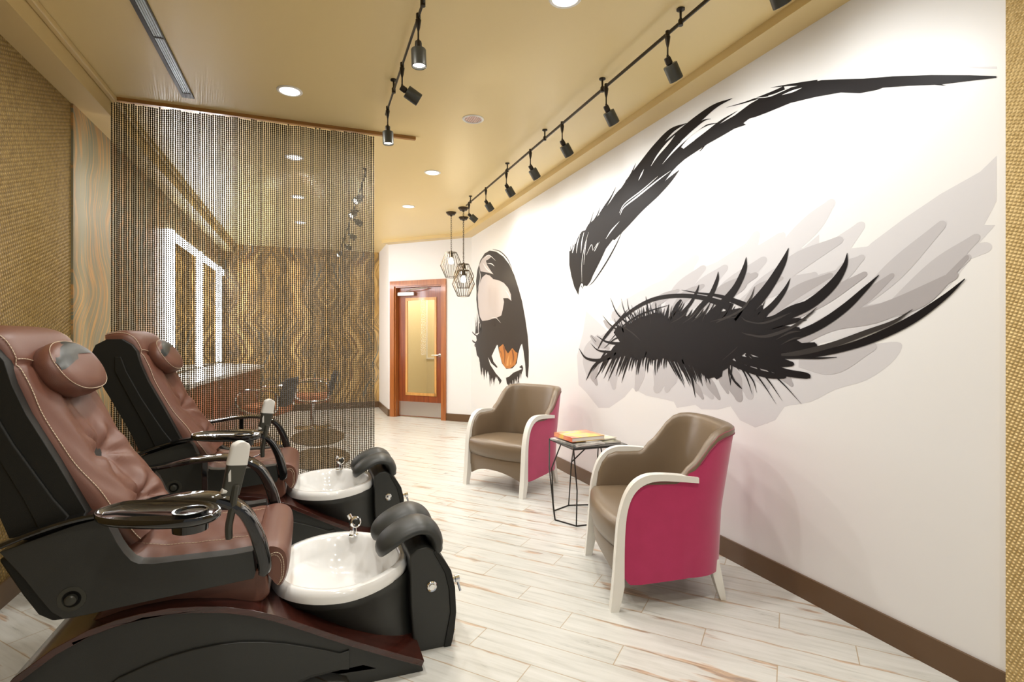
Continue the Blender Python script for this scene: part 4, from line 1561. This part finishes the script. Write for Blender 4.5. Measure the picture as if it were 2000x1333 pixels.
# left side lashes
for pts, ws in (([(104, 803), (150, 865), (240, 880), (330, 850)], [2, 14, 22, 30]), ([(150, 1010), (200, 920), (280, 860), (360, 820)], [2, 16, 26, 30]), ([(222, 722), (290, 762), (400, 775)], [2, 14, 24]), ([(180, 770), (230, 815), (320, 830)], [1, 10, 22]),
                ([(258, 588), (310, 650), (380, 700), (440, 740)], [1, 7, 12, 16]), ([(308, 472), (350, 570), (420, 640), (480, 690)], [1, 8, 14, 18]), ([(378, 475), (400, 560), (440, 620)], [1, 5, 8]), ([(418, 475), (430, 550), (470, 610)], [1, 5, 8]),
                ([(445, 520), (470, 590)], [1, 6]), ([(540, 465), (548, 520), (560, 590)], [2, 8, 12]), ([(560, 480), (572, 540), (590, 590)], [1, 5, 9]), ([(180, 715), (215, 760)], [1, 3]), ([(425, 545), (380, 600), (300, 700), (240, 780)], [1, 10, 12, 1]),
                ([(330, 650), (420, 680), (500, 750)], [4, 10, 8]), ([(270, 800), (340, 740), (430, 720)], [2, 8, 14]), ([(600, 500), (610, 560)], [1, 8]), ([(640, 540), (640, 590)], [1, 10]), ([(480, 545), (500, 600)], [1, 6]), ([(520, 545), (530, 600)], [1, 6])):
    ls.stroke('5', pts, ws)
# bottom fringe
for i in range(34):
    x = 260 + i * 12.5 + R_.uniform(-5, 5)
    yb = 845 + R_.uniform(-10, 20)
    L_ = R_.uniform(80, 190) * (1 if i < 14 else .75)
    sl = lerp(-.55, .02, min(1, i / 20)) + R_.uniform(-.08, .08)
    ls.stroke('5', [(x + 20, yb - 20), (x + sl * L_ * .5 + 4, yb + L_ * .5), (x + sl * L_, yb + L_)], [14, 9, 1])
for i in range(26):
    x = 690 + i * 10 + R_.uniform(-4, 4)
    yb = 880 + i * 2.6
    L_ = R_.uniform(60, 190) * (1 - .45 * i / 26)
    sl = lerp(.45, .22, i / 26) + R_.uniform(-.1, .1)
    ls.stroke('5', [(x - 16, yb - 30), (x + sl * L_ * .5, yb + L_ * .5), (x + sl * L_, yb + L_)], [12, 8, 1])
for x, y, a, b, w_ in ((840, 1000, 862, 1122, 14), (1100, 880, 1090, 1040, 12)):
    ls.stroke('5', [(x - 20, y - 60), (x, y), (a, b)], [w_, w_, 2])
# upper short hairs
for i in range(60):
    x = 360 + i * 7 + R_.uniform(-4, 4)
    yb = interp([(360, 700), (480, 620), (600, 590), (780, 640)], x)
    L_ = R_.uniform(25, 95)
    sl = lerp(-.5, .45, i / 60) + R_.uniform(-.12, .12)
    ls.stroke('5', [(x, yb + 20), (x + sl * L_ * .5, yb - L_ * .5), (x + sl * L_, yb - L_)], [9, 5, 1])
for i in range(26):
    x = 690 + i * 24 + R_.uniform(-8, 8)
    yb = 615
    L_ = R_.uniform(50, 130)
    ls.stroke('5', [(x, yb + 10), (x + L_ * .45, yb - L_ * .45), (x + L_ * .75, yb - L_)], [18, 13, 2])
for i in range(12):
    a = R_.uniform(-.55, .12)
    x0, y0 = 1360, 700 + a * 160
    L_ = R_.uniform(130, 230)
    ls.stroke('5', [(x0, y0), (x0 + L_ * .5, y0 + a * L_ * .6), (x0 + L_, y0 + a * L_)], [28, 20, 3])
obj('eyelashes', ls.m, INK, me_root, smooth=False)
lg = Ink(.0041, .0045)
lg.stroke('6', [(946, 548), (820, 630), (640, 700), (420, 780), (220, 830), (90, 845)], [3, 22, 34, 36, 34, 16])
lg.stroke('6', [(322, 535), (250, 600), (150, 670), (0, 720), (-100, 720)], [2, 14, 18, 14, 4])
lg.stroke('6', [(155, 570), (80, 600), (0, 630), (-80, 640)], [2, 8, 10, 3])
for pts, ws in (([(1250, 400), (1220, 480), (1150, 560), (1000, 635)], [1, 12, 16, 6]), ([(1480, 572), (1400, 610), (1300, 640), (1200, 625), (1165, 600)], [1, 10, 8, 8, 2]), ([(1640, 560), (1500, 660), (1340, 725), (1220, 715), (1165, 700)], [2, 16, 14, 10, 2]),
                ([(700, 640), (770, 600), (820, 550)], [2, 7, 2]), ([(780, 640), (850, 590), (900, 520)], [2, 8, 2]), ([(840, 630), (880, 600), (930, 560), (910, 625)], [2, 7, 7, 2]), ([(390, 660), (450, 700), (505, 750)], [2, 8, 2]),
                ([(1000, 635), (1060, 600), (1120, 585)], [2, 10, 2]), ([(960, 630), (1040, 610), (1130, 600)], [2, 6, 2]), ([(1390, 745), (1480, 700), (1550, 690)], [2, 12, 2]), ([(1420, 780), (1500, 740), (1560, 730)], [2, 10, 2]), ([(1040, 880), (1110, 820), (1140, 790)], [2, 6, 2]), ([(570, 590), (572, 640)], [1, 2])):
    lg.stroke('5', pts, ws)
obj('eyelash_highlight', lg.m, INK2, me_root, smooth=False)

# --- the second, open eye farther along the wall
m2 = thing('wall_mural', 'smaller printed open eye with orange iris on the white wall near the door', 'mural', (0, 0, 0))
e1 = Ink(.0006, .0010)
e1.poly('7', [(128, 420), (124, 330), (135, 240), (160, 160), (195, 105), (235, 82), (290, 92), (345, 130), (395, 195), (435, 280), (470, 390), (500, 500), (525, 640), (545, 780), (553, 900), (553, 1020), (545, 1122), (530, 1100), (523, 1000), (510, 900), (498, 840),
              (485, 860), (468, 920), (455, 1000), (420, 1040), (370, 1045), (335, 1000), (310, 900), (300, 850), (280, 880), (255, 935), (265, 985), (300, 1030), (260, 1010), (225, 960), (190, 950), (150, 960), (130, 930), (120, 860), (110, 850), (130, 810), (125, 780), (160, 740), (165, 690), (150, 640), (135, 560), (126, 480)])
e1.stroke('7', [(260, 72), (320, 90), (380, 150), (420, 240)], [3, 7, 7, 2])
for pts, ws in (([(42, 655), (75, 720), (120, 770), (180, 790)], [1, 5, 10, 16]), ([(68, 758), (90, 810), (130, 835), (190, 830)], [2, 9, 14, 20]), ([(108, 855), (150, 880), (210, 870)], [2, 14, 20]), ([(130, 940), (170, 930), (220, 900)], [2, 16, 24])):
    e1.stroke('7', pts, ws)
for i in range(34):
    x = 160 + i * 5.2 + R_.uniform(-3, 3)
    y = lerp(930, 1120, i / 34.)
    L_ = R_.uniform(60, 170) * (1 if i < 26 else .5)
    e1.stroke('7', [(x, y - 40), (x - 6, y + L_ * .4), (x - 10 + R_.uniform(-8, 12), y + L_)], [18, 13, 1])
for i in range(20):
    x = 375 + i * 6.5
    y = lerp(1130, 1030, i / 20.)
    L_ = R_.uniform(40, 130)
    e1.stroke('7', [(x, y - 20), (x + 2, y + L_ * .4), (x + R_.uniform(-10, 14), y + L_)], [16, 10, 1])
for i in range(42):
    x = 120 + i * 5 + R_.uniform(-3, 3)
    y = lerp(740, 660, i / 42.)
    L_ = R_.uniform(50, 170)
    e1.stroke('7', [(x, y + 20), (x + R_.uniform(-6, 6), y - L_ * .5), (x + R_.uniform(-16, 10), y - L_)], [7, 4, .6])
obj('eye_outline', e1.m, INK2, m2, smooth=False)
e2 = Ink(.0013, .0015)
e2.poly('7', [(138, 440), (150, 360), (175, 300), (205, 275), (235, 285), (265, 315), (310, 325), (350, 345), (385, 385), (408, 440), (410, 490), (385, 470), (345, 470), (352, 500), (342, 560), (330, 610), (290, 630), (250, 640), (215, 650), (175, 655), (155, 620), (143, 540)])
e2.poly('7', [(160, 250), (150, 200), (175, 150), (210, 120), (250, 130), (230, 150), (205, 165), (215, 200), (240, 240), (265, 275), (225, 262), (195, 258)])
obj('upper_lid', e2.m, PNK, m2, smooth=False)
e3 = Ink(.0018, .0020)
e3.poly('7', [(296, 848), (275, 890), (252, 940), (268, 985), (305, 1025), (345, 1025), (320, 960), (305, 900)])
e3.poly('7', [(493, 845), (475, 900), (465, 960), (457, 1005), (500, 1015), (518, 1060), (520, 1000), (508, 910)])
e3.poly('7', [(222, 950), (240, 1010), (285, 1080), (320, 1120), (345, 1155), (358, 1120), (390, 1110), (430, 1075), (500, 1045), (470, 1028), (400, 1048), (340, 1040), (290, 1035), (250, 1000)])
e3.poly('7', [(528, 1090), (520, 1060), (505, 1080), (510, 1130), (540, 1150)])
for pts, ws in (([(190, 150), (230, 120), (285, 165)], [1, 6, 1]), ([(215, 185), (250, 190), (275, 210)], [1, 8, 1]), ([(180, 180), (210, 230), (265, 275)], [1, 7, 1]), ([(365, 405), (390, 440), (412, 490)], [1, 6, 1]), ([(148, 230), (160, 300), (140, 400)], [1, 5, 1]), ([(250, 625), (290, 632), (325, 670)], [1, 4, 1])):
    e3.stroke('7', pts, ws)
obj('eye_white', e3.m, WHT, m2, smooth=False)
e4 = Ink(.0023, .0025)
e4.poly('7', [(312, 870), (345, 842), (360, 880), (385, 920), (420, 875), (445, 905), (462, 915), (458, 960), (445, 1010), (400, 1043), (365, 1038), (340, 1000), (320, 940)])
obj('iris', e4.m, ORG, m2, smooth=False)
e5 = Ink(.0028, .0030)
for pts, ws in (([(350, 860), (360, 930), (355, 1000)], [14, 10, 2]), ([(420, 890), (430, 950), (425, 1000)], [12, 12, 2]), ([(325, 900), (340, 960)], [8, 2])):
    e5.stroke('7', pts, ws)
obj('iris_shade', e5.m, ORD, m2, smooth=False)
e6 = Ink(.0028, .0030)
for pts, ws in (([(380, 1020), (385, 970), (395, 930)], [16, 12, 2]), ([(405, 1010), (410, 960)], [10, 2])):
    e6.stroke('7', pts, ws)
obj('iris_light', e6.m, ORL, m2, smooth=False)


# ---------------------------------------------------------------- recessed downlights
def downlight(x, y, label, lit=True):
    t = thing('downlight', label, 'ceiling light', (x, y, CEIL), 0, 'recessed ceiling downlights')
    m = M().lathe([(.078, 0), (.078, -.004), (.070, -.008), (.062, -.006), (.060, .0)], 32)
    obj('trim_ring', m, MT['white_trim'], t)
    if lit:
        m = M().lathe([(.0, -.0045), (.060, -.0045), (.060, -.002), (.0, -.002)], 32, caps=False)
        obj('lens', m, MT['lamp'], t)
    else:
        m = M().lathe([(.0, -.0020), (.060, -.0020), (.060, -.001), (.0, -.001)], 32, caps=False)
        obj('reflector', m, MT['copper'], t)
        m = M()
        for k in range(-3, 4):
            m.box((k * .016 - .0012, -math.sqrt(.058 ** 2 - (k * .016) ** 2), -.006), (k * .016 + .0012, math.sqrt(.058 ** 2 - (k * .016) ** 2), -.002))
        obj('louvre', m, MT['white_trim'], t, smooth=False)
    return t


MT['copper'] = mat('pink_copper_reflector', (0.55, 0.33, 0.28), 0.3, 0.6)
downlight(1.11, 2.24, 'round lit downlight cut by the top edge of the picture')
downlight(1.10, 3.72, 'round downlight with pinkish louvred reflector', lit=False)
downlight(1.09, 5.06, 'round lit downlight in the middle of the ceiling before the smallest one')
downlight(1.10, 6.47, 'smallest round lit downlight, farthest toward the door')
downlight(-0.13, 3.71, 'large round lit downlight just in front of the bead curtain')
downlight(-0.14, 5.06, 'round downlight seen through the bead curtain, nearest of those behind it')
downlight(-0.14, 6.47, 'added round downlight behind the bead curtain, second from the curtain')  # from here on: fittings for the added fill lamps
downlight(-0.14, 7.9, 'added round downlight behind the bead curtain, farthest from it')
downlight(-0.14, 2.30, 'added round downlight above the nearer pedicure chair, outside the picture')
downlight(-0.14, 0.8, 'added round downlight near the shop front on the gold wall side, outside the picture')
downlight(1.10, 0.8, 'added round downlight near the shop front on the mural side, outside the picture')
downlight(0.5, -0.6, 'added round downlight nearest the shop front, outside the picture')

# ---------------------------------------------------------------- linear slot diffuser
t = thing('slot_diffuser', 'long black ceiling slot diffuser with pale louvred strips near the gold wall', 'air vent', (-.76, 3.0, CEIL))
m = M()
w = .036
y0, y1 = -1.3, 1.04
m.box((-w, y0, -.010), (-w + .020, y1, .0))
m.box((w - .007, y0, -.010), (w, y1, .0))
for yy in (y0, -.62, .28, y1 - .07):
    m.box((-w, yy, -.009), (w, yy + (.012 if yy < y1 - .08 else .07), .0))
obj('frame', m, MT['bronze'], t, smooth=False)
blue = mat('pale_blue_grey_louvre', (0.52, 0.60, 0.68), 0.35, 0.3)
m = M()
for k in range(4):
    x0 = -w + .020 + k * .0113
    m.box((x0 + .001, y0 + .01, -.006), (x0 + .0095, y1 - .07, -.001))
obj('louvre', m, blue, t, smooth=False)

# ---------------------------------------------------------------- monorail tracks and their heads
TZ_ = 2.823


def rail(x, ya, yb, label, posts):
    t = thing('track_rail', label, 'track lighting rail', (x, ya, TZ_))
    m = M().box((-.0045, 0, -.009), (.0045, yb - ya, .009))
    obj('rail_bar', m, MT['bronze'], t, bevel=.002)
    for p in posts:
        m = M().lathe([(.020, CEIL - TZ_), (.020, CEIL - TZ_ - .006), (.006, CEIL - TZ_ - .012), (.0055, .022), (.012, .012), (.012, -.014), (.0, -.016)], 14, Matrix.Translation((0, p - ya, 0)), caps=False)
        obj('standoff', m, MT['bronze'], t)
    return t


HDIR = {'wall': (.62, .16, -.78), 'down': (.03, -.02, -1), 'side': (.80, .05, -.42), 'back': (-.62, -.45, -.6), 'far': (.75, -.05, -.6)}
protos = {}


def make_head(kind, parent):
    """can on a thin stem, hanging from the rail; stem, neck and lens are its own pieces"""
    d = Vector(HDIR[kind]).normalized()
    j = Vector((0, 0, -.128))
    q = orient(j, d)
    m = M().lathe([(.0, .028), (.034, .028), (.0355, .031), (.0355, .108), (.033, .110), (.031, .108), (.031, .096), (.0, .096)], 24, q, caps=False)
    t = obj('track_head', m, MT['charcoal'], parent)
    m = M().lathe([(.0, .014), (.011, .014), (.011, -.012), (.014, -.016), (.009, -.05), (.0042, -.07), (.0042, -.105), (.006, -.108), (.006, -.135), (.0, -.137)], 12, caps=False)
    obj('stem', m, MT['bronze'], t)
    m = M().lathe([(.0, -.010), (.015, -.010), (.017, .0), (.017, .022), (.013, .026), (.013, .040)], 14, q, caps=False)
    obj('swivel_neck', m, MT['bronze'], t)
    m = M().lathe([(.0, .0975), (.030, .0975), (.030, .099), (.0, .099)], 20, q, caps=False)
    obj('lens', m, MT['lamp'], t)
    return t


def head(r, kind, x, y, power=0, spot=None):
    if kind not in protos:
        protos[kind] = o = make_head(kind, r)
    else:
        o = dup(protos[kind], r)
    o.location = (x - r.location.x, y - r.location.y, 0)
    if power:
        d = Vector(HDIR[kind]).normalized()
        p = Vector((x, y, TZ_ - .128)) + d * .115
        light('track_spot', 'SPOT', p, power, (.975, .985, 1), target=p + (Vector(spot) if spot else d), spot_size=math.radians(150), spot_blend=1.0, shadow_soft_size=.028)
    return o


RA = rail(1.67, 1.0, 5.93, 'long black monorail with eight spot heads beside the mural wall', [2.12, 2.86, 3.72, 4.55, 5.75])
for i, yy in enumerate(HEAD_Y):
    head(RA, 'far' if i == 7 else 'wall', 1.67, yy, SPOT_W, (.62, .06, -.62) if i < 7 else None)
RB = rail(.475, 1.2, 3.70, 'short black monorail with three spot heads ending in front of the bead curtain', [2.41, 3.326])
head(RB, 'down', .475, 2.52, 12)
head(RB, 'side', .475, 3.00, 12)
head(RB, 'down', .475, 3.60, 12)
RC = rail(.47, 5.0, 9.3, 'black monorail with spot heads seen through the bead curtain', [5.16, 6.9, 8.9])
for kd, yy in (('back', 5.45), ('back', 6.1), ('side', 6.55), ('side', 7.5), ('side', 8.4), ('back', 9.1)):
    head(RC, kd, .47, yy, 14)


# ---------------------------------------------------------------- faceted wire pendants
def make_pendant(drop):
    t = thing('pendant_lamp', '', 'pendant lamp', (0, 0, 0), 0, 'wire pendant lamps by the door')
    m = M().lathe([(.0, -.0), (.064, -.0), (.064, -.012), (.052, -.020), (.045, -.034), (.016, -.040), (.012, -.052), (.0, -.054)], 28, caps=False)
    obj('canopy', m, MT['wire'], t)
    # chain: alternating links
    m = M()
    n = int(drop / .026)
    for k in range(n):
        zc = -.05 - (k + .5) * (drop - .03) / n
        ring = []
        for a in range(10):
            an = 2 * math.pi * a / 10
            u, v_ = .0075 * math.cos(an), .017 * math.sin(an)
            ring.append((u, 0, zc + v_) if k % 2 else (0, u, zc + v_))
        m.tube(ring, .0022, 5, closed=True)
    obj('chain', m, MT['wire'], t)
    z0 = -.02 - drop
    H, N_ = .315, 20
    r0, r1, r2 = .070, .138, .072
    za, zb, zc = z0, z0 - .165, z0 - H
    m = M()
    for k in range(N_):
        a = 2 * math.pi * k / N_
        b = 2 * math.pi * (k + .5) / N_
        A0 = (r0 * math.cos(a), r0 * math.sin(a), za)
        B0 = (r1 * math.cos(a), r1 * math.sin(a), zb)
        C0 = (r2 * math.cos(a), r2 * math.sin(a), zc)
        m.tube([A0, B0], .0026, 4)
        m.tube([B0, C0], .0026, 4)
    for r_, z_ in ((r0, za), (r2, zc)):
        m.tube([(r_ * math.cos(2 * math.pi * k / N_), r_ * math.sin(2 * math.pi * k / N_), z_) for k in range(N_)], .0032, 5, closed=True)
    for k in range(4):
        a = math.pi * k / 4
        m.tube([(r0 * math.cos(a), r0 * math.sin(a), za), (-r0 * math.cos(a), -r0 * math.sin(a), za)], .0026, 4)
    obj('wire_cage', m, MT['wire'], t)
    m = M().lathe([(.0, .02), (.012, .02), (.024, -.005), (.024, -.065), (.0, -.066)], 16, Matrix.Translation((0, 0, z0)), caps=False)
    obj('lamp_socket', m, MT['wire'], t)
    m = M().lathe([(.0, -.06), (.014, -.065), (.030, -.095), (.034, -.115), (.028, -.140), (.0, -.150)], 18, Matrix.Translation((0, 0, z0)), caps=False)
    obj('bulb', m, MT['bulb'], t)
    return t, z0


for x, y, drop, lb in ((1.66, 6.59, .49, 'left faceted wire pendant lamp, hung higher than the right one'), (1.74, 6.30, .748, 'right faceted wire pendant lamp, lowest of the cluster, with lit bulb'),
                       (1.88, 6.80, .60, 'rear faceted wire pendant lamp, mostly hidden behind the right one')):
    t, z0 = make_pendant(drop)
    t.location = (x, y, CEIL)
    t['label'] = lb
    light('pendant_bulb', 'POINT', (x, y, CEIL + z0 - .17), 3.5, (1, .80, .52), shadow_soft_size=.03)


# ---------------------------------------------------------------- bead curtain
CY = 4.22
t = tag(obj('curtain_rail', M().box((-1.235, CY - .016, CEIL - .024), (.773, CY + .016, CEIL)), MT['rail_wood'], None, bevel=.002), 'long wooden ceiling bar that carries the bead curtain', 'curtain rail')
beadm = mat('dark_bronze_bead', (0.085, 0.070, 0.045), 0.28, 0.85)
import numpy as np


def bead_curtain():
    x0, x1 = -1.232, .449
    ns = 126
    ztop, pitch = CEIL - .026, .01385
    nb = 205
    seg = 6
    prof = [(.0022, .0066), (.0052, .0042), (.0058, .0), (.0052, -.0042), (.0022, -.0066)]
    base = []
    for r, z in prof:
        for k in range(seg):
            a = 2 * math.pi * k / seg
            base.append((r * math.cos(a), r * math.sin(a), z))
    base = np.array(base)
    nvb = len(base)
    faces = []
    for i in range(len(prof) - 1):
        for k in range(seg):
            k2 = (k + 1) % seg
            faces.append((i * seg + k, (i + 1) * seg + k, (i + 1) * seg + k2, i * seg + k2))
    faces = np.array(faces)
    rg = np.random.RandomState(5)
    ph = np.cumsum(rg.uniform(-.0035, .0035, ns))
    ph += .004 * np.sin(np.arange(ns) * .35)
    off = []
    for s_ in range(ns):
        xx = x0 + (x1 - x0) * s_ / (ns - 1)
        gap = 0.0
        dx = rg.uniform(-.0012, .0012)
        dy = rg.uniform(-.004, .004)
        L = rg.uniform(-.3, .3)
        for b in range(nb):
            z = ztop - .006 - (b * pitch) - (ph[s_] % pitch)
            zz = b / nb
            off.append((xx + dx + .0012 * math.sin(zz * 5 + s_ * .13 + L), CY + dy * zz + .002 * math.sin(s_ * .9), z))
    off = np.array(off)
    nbt = len(off)
    V = (off[:, None, :] + base[None, :, :]).reshape(-1, 3)
    F = (faces[None, :, :] + (np.arange(nbt) * nvb)[:, None, None]).reshape(-1, 4)
    me = bpy.data.meshes.new('bead_curtain')
    me.vertices.add(len(V))
    me.vertices.foreach_set('co', V.astype(np.float32).ravel())
    me.loops.add(len(F) * 4)
    me.loops.foreach_set('vertex_index', F.astype(np.int32).ravel())
    me.polygons.add(len(F))
    me.polygons.foreach_set('loop_start', (np.arange(len(F)) * 4).astype(np.int32))
    me.polygons.foreach_set('use_smooth', np.ones(len(F), dtype=bool))
    me.update(calc_edges=True)
    me.materials.append(beadm)
    o = bpy.data.objects.new('bead_curtain', me)
    C.objects.link(o)
    o['kind'] = 'stuff'
    tag(o, 'dark bronze bead chain curtain hanging from the ceiling bar to the floor', 'bead curtain')
    return o


bead_curtain()

# ---------------------------------------------------------------- salon behind the curtain: lit mirrors, counter, chairs
for i, yy in enumerate((6.42, 7.98, 9.52)):
    lab = ('nearest', 'middle', 'farthest')[i]
    t = thing('lit_mirror', '%s tall wall mirror with glowing white frame behind the bead curtain' % lab, 'lit mirror', (XL + .012, yy, 0), 0, 'lit mirrors behind the curtain')
    m = M().box((0, -.05, .92), (.05, .05, 2.42))
    obj('light_bar', m, MT['led'], t, smooth=False)
    m = M().box((0, .05, 2.34), (.03, 1.40 if i < 2 else .5, 2.42))
    obj('top_light_bar', m, MT['led'], t, smooth=False)
    m = M().box((0, .05, .92), (.015, 1.40 if i < 2 else .5, 2.34))
    obj('mirror_pane', m, MT['mirror'], t, smooth=False)
ctop = mat('white_counter', (0.82, 0.82, 0.80), 0.2)
cfront = make_wood('red_brown_cabinet', (0.22, 0.06, 0.02), (0.36, 0.11, 0.04), axis=2)
t = thing('manicure_counter', 'long white topped counter with red brown front under the lit mirrors', 'counter', (XL + .016, 5.6, 0))
m = M().prism([(0, -.4), (.42, -.4), (.42, 0), (.73, 3.05), (0, 3.9)], lambda a, b: (a, b, .86), lambda a, b: (a, b, .90))
obj('worktop', m, ctop, t, smooth=False)
m = M().prism([(0, -.36), (.38, -.36), (.38, 0), (.69, 3.0), (0, 3.85)], lambda a, b: (a, b, .0), lambda a, b: (a, b, .86))
obj('cabinet', m, cfront, t, smooth=False)

dgrey = mat('dark_grey_upholstery', (0.045, 0.045, 0.048), 0.45)
orange_ = mat('orange_brown_seat', (0.42, 0.15, 0.05), 0.5)


def salon_chair(loc, rz, label):
    t = thing('salon_chair', label, 'salon chair', loc, rz, 'salon chairs behind the curtain')
    m = M().lathe([(.0, 0), (.25, 0), (.25, .012), (.06, .03), (.03, .05), (.028, .38), (.0, .38)], 28, caps=False)
    obj('pedestal', m, MT['chrome'], t)
    m = M().prism([(-.24, -.23), (.22, -.25), (.26, 0), (.22, .25), (-.24, .23)], lambda a, b: (a, b, .38), lambda a, b: (a, b, .49))
    obj('seat', m, orange_, t, bevel=.03, seg=3)
    m = M()
    rows = []
    for k in range(9):
        a = -1 + k / 4
        rows.append([(-.22 - .05 * (1 - a * a) - .03 * j, a * .22, .46 + j * .12) for j in range(4)])
    m.grid(rows)
    obj('backrest', m, dgrey, t, solid=.05, subsurf=1)
    for sg in (-1, 1):
        m = M().tube(spline([(-.22, sg * .27, .48), (-.20, sg * .29, .66), (.0, sg * .29, .69), (.20, sg * .29, .66), (.24, sg * .29, .52), (.10, sg * .27, .42), (-.15, sg * .26, .42)], 5, closed=True), .014, 8, closed=True)
        obj('arm_loop', m, MT['chrome'], t)
    return t


sc1 = salon_chair((.02, 8.2, 0), math.pi * .98, 'dark backed salon chair with orange seat behind the right part of the curtain')
sc2 = dup(sc1, label='salon chair with chrome arms by the counter behind the middle of the curtain', loc=(-.62 + .12, 7.1, 0), rotz=math.pi * .9)
ovalm = mat('brown_oval', (0.16, 0.105, 0.045), 0.6)
for (x, y, rx, ry, lb) in ((.085, 7.42, .33, .62, 'farther flat brown oval on the floor behind the curtain'), (.09, 6.1, .31, .55, 'nearer flat brown oval on the floor behind the curtain')):  # pair of thin flat brown ovals lying on the floor
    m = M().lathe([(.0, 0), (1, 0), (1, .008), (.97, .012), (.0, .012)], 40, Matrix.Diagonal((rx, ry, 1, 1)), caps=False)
    o = tag(obj('floor_oval', m, ovalm, None, loc=(x, y, 0)), lb, 'mat', 'brown ovals behind the curtain')
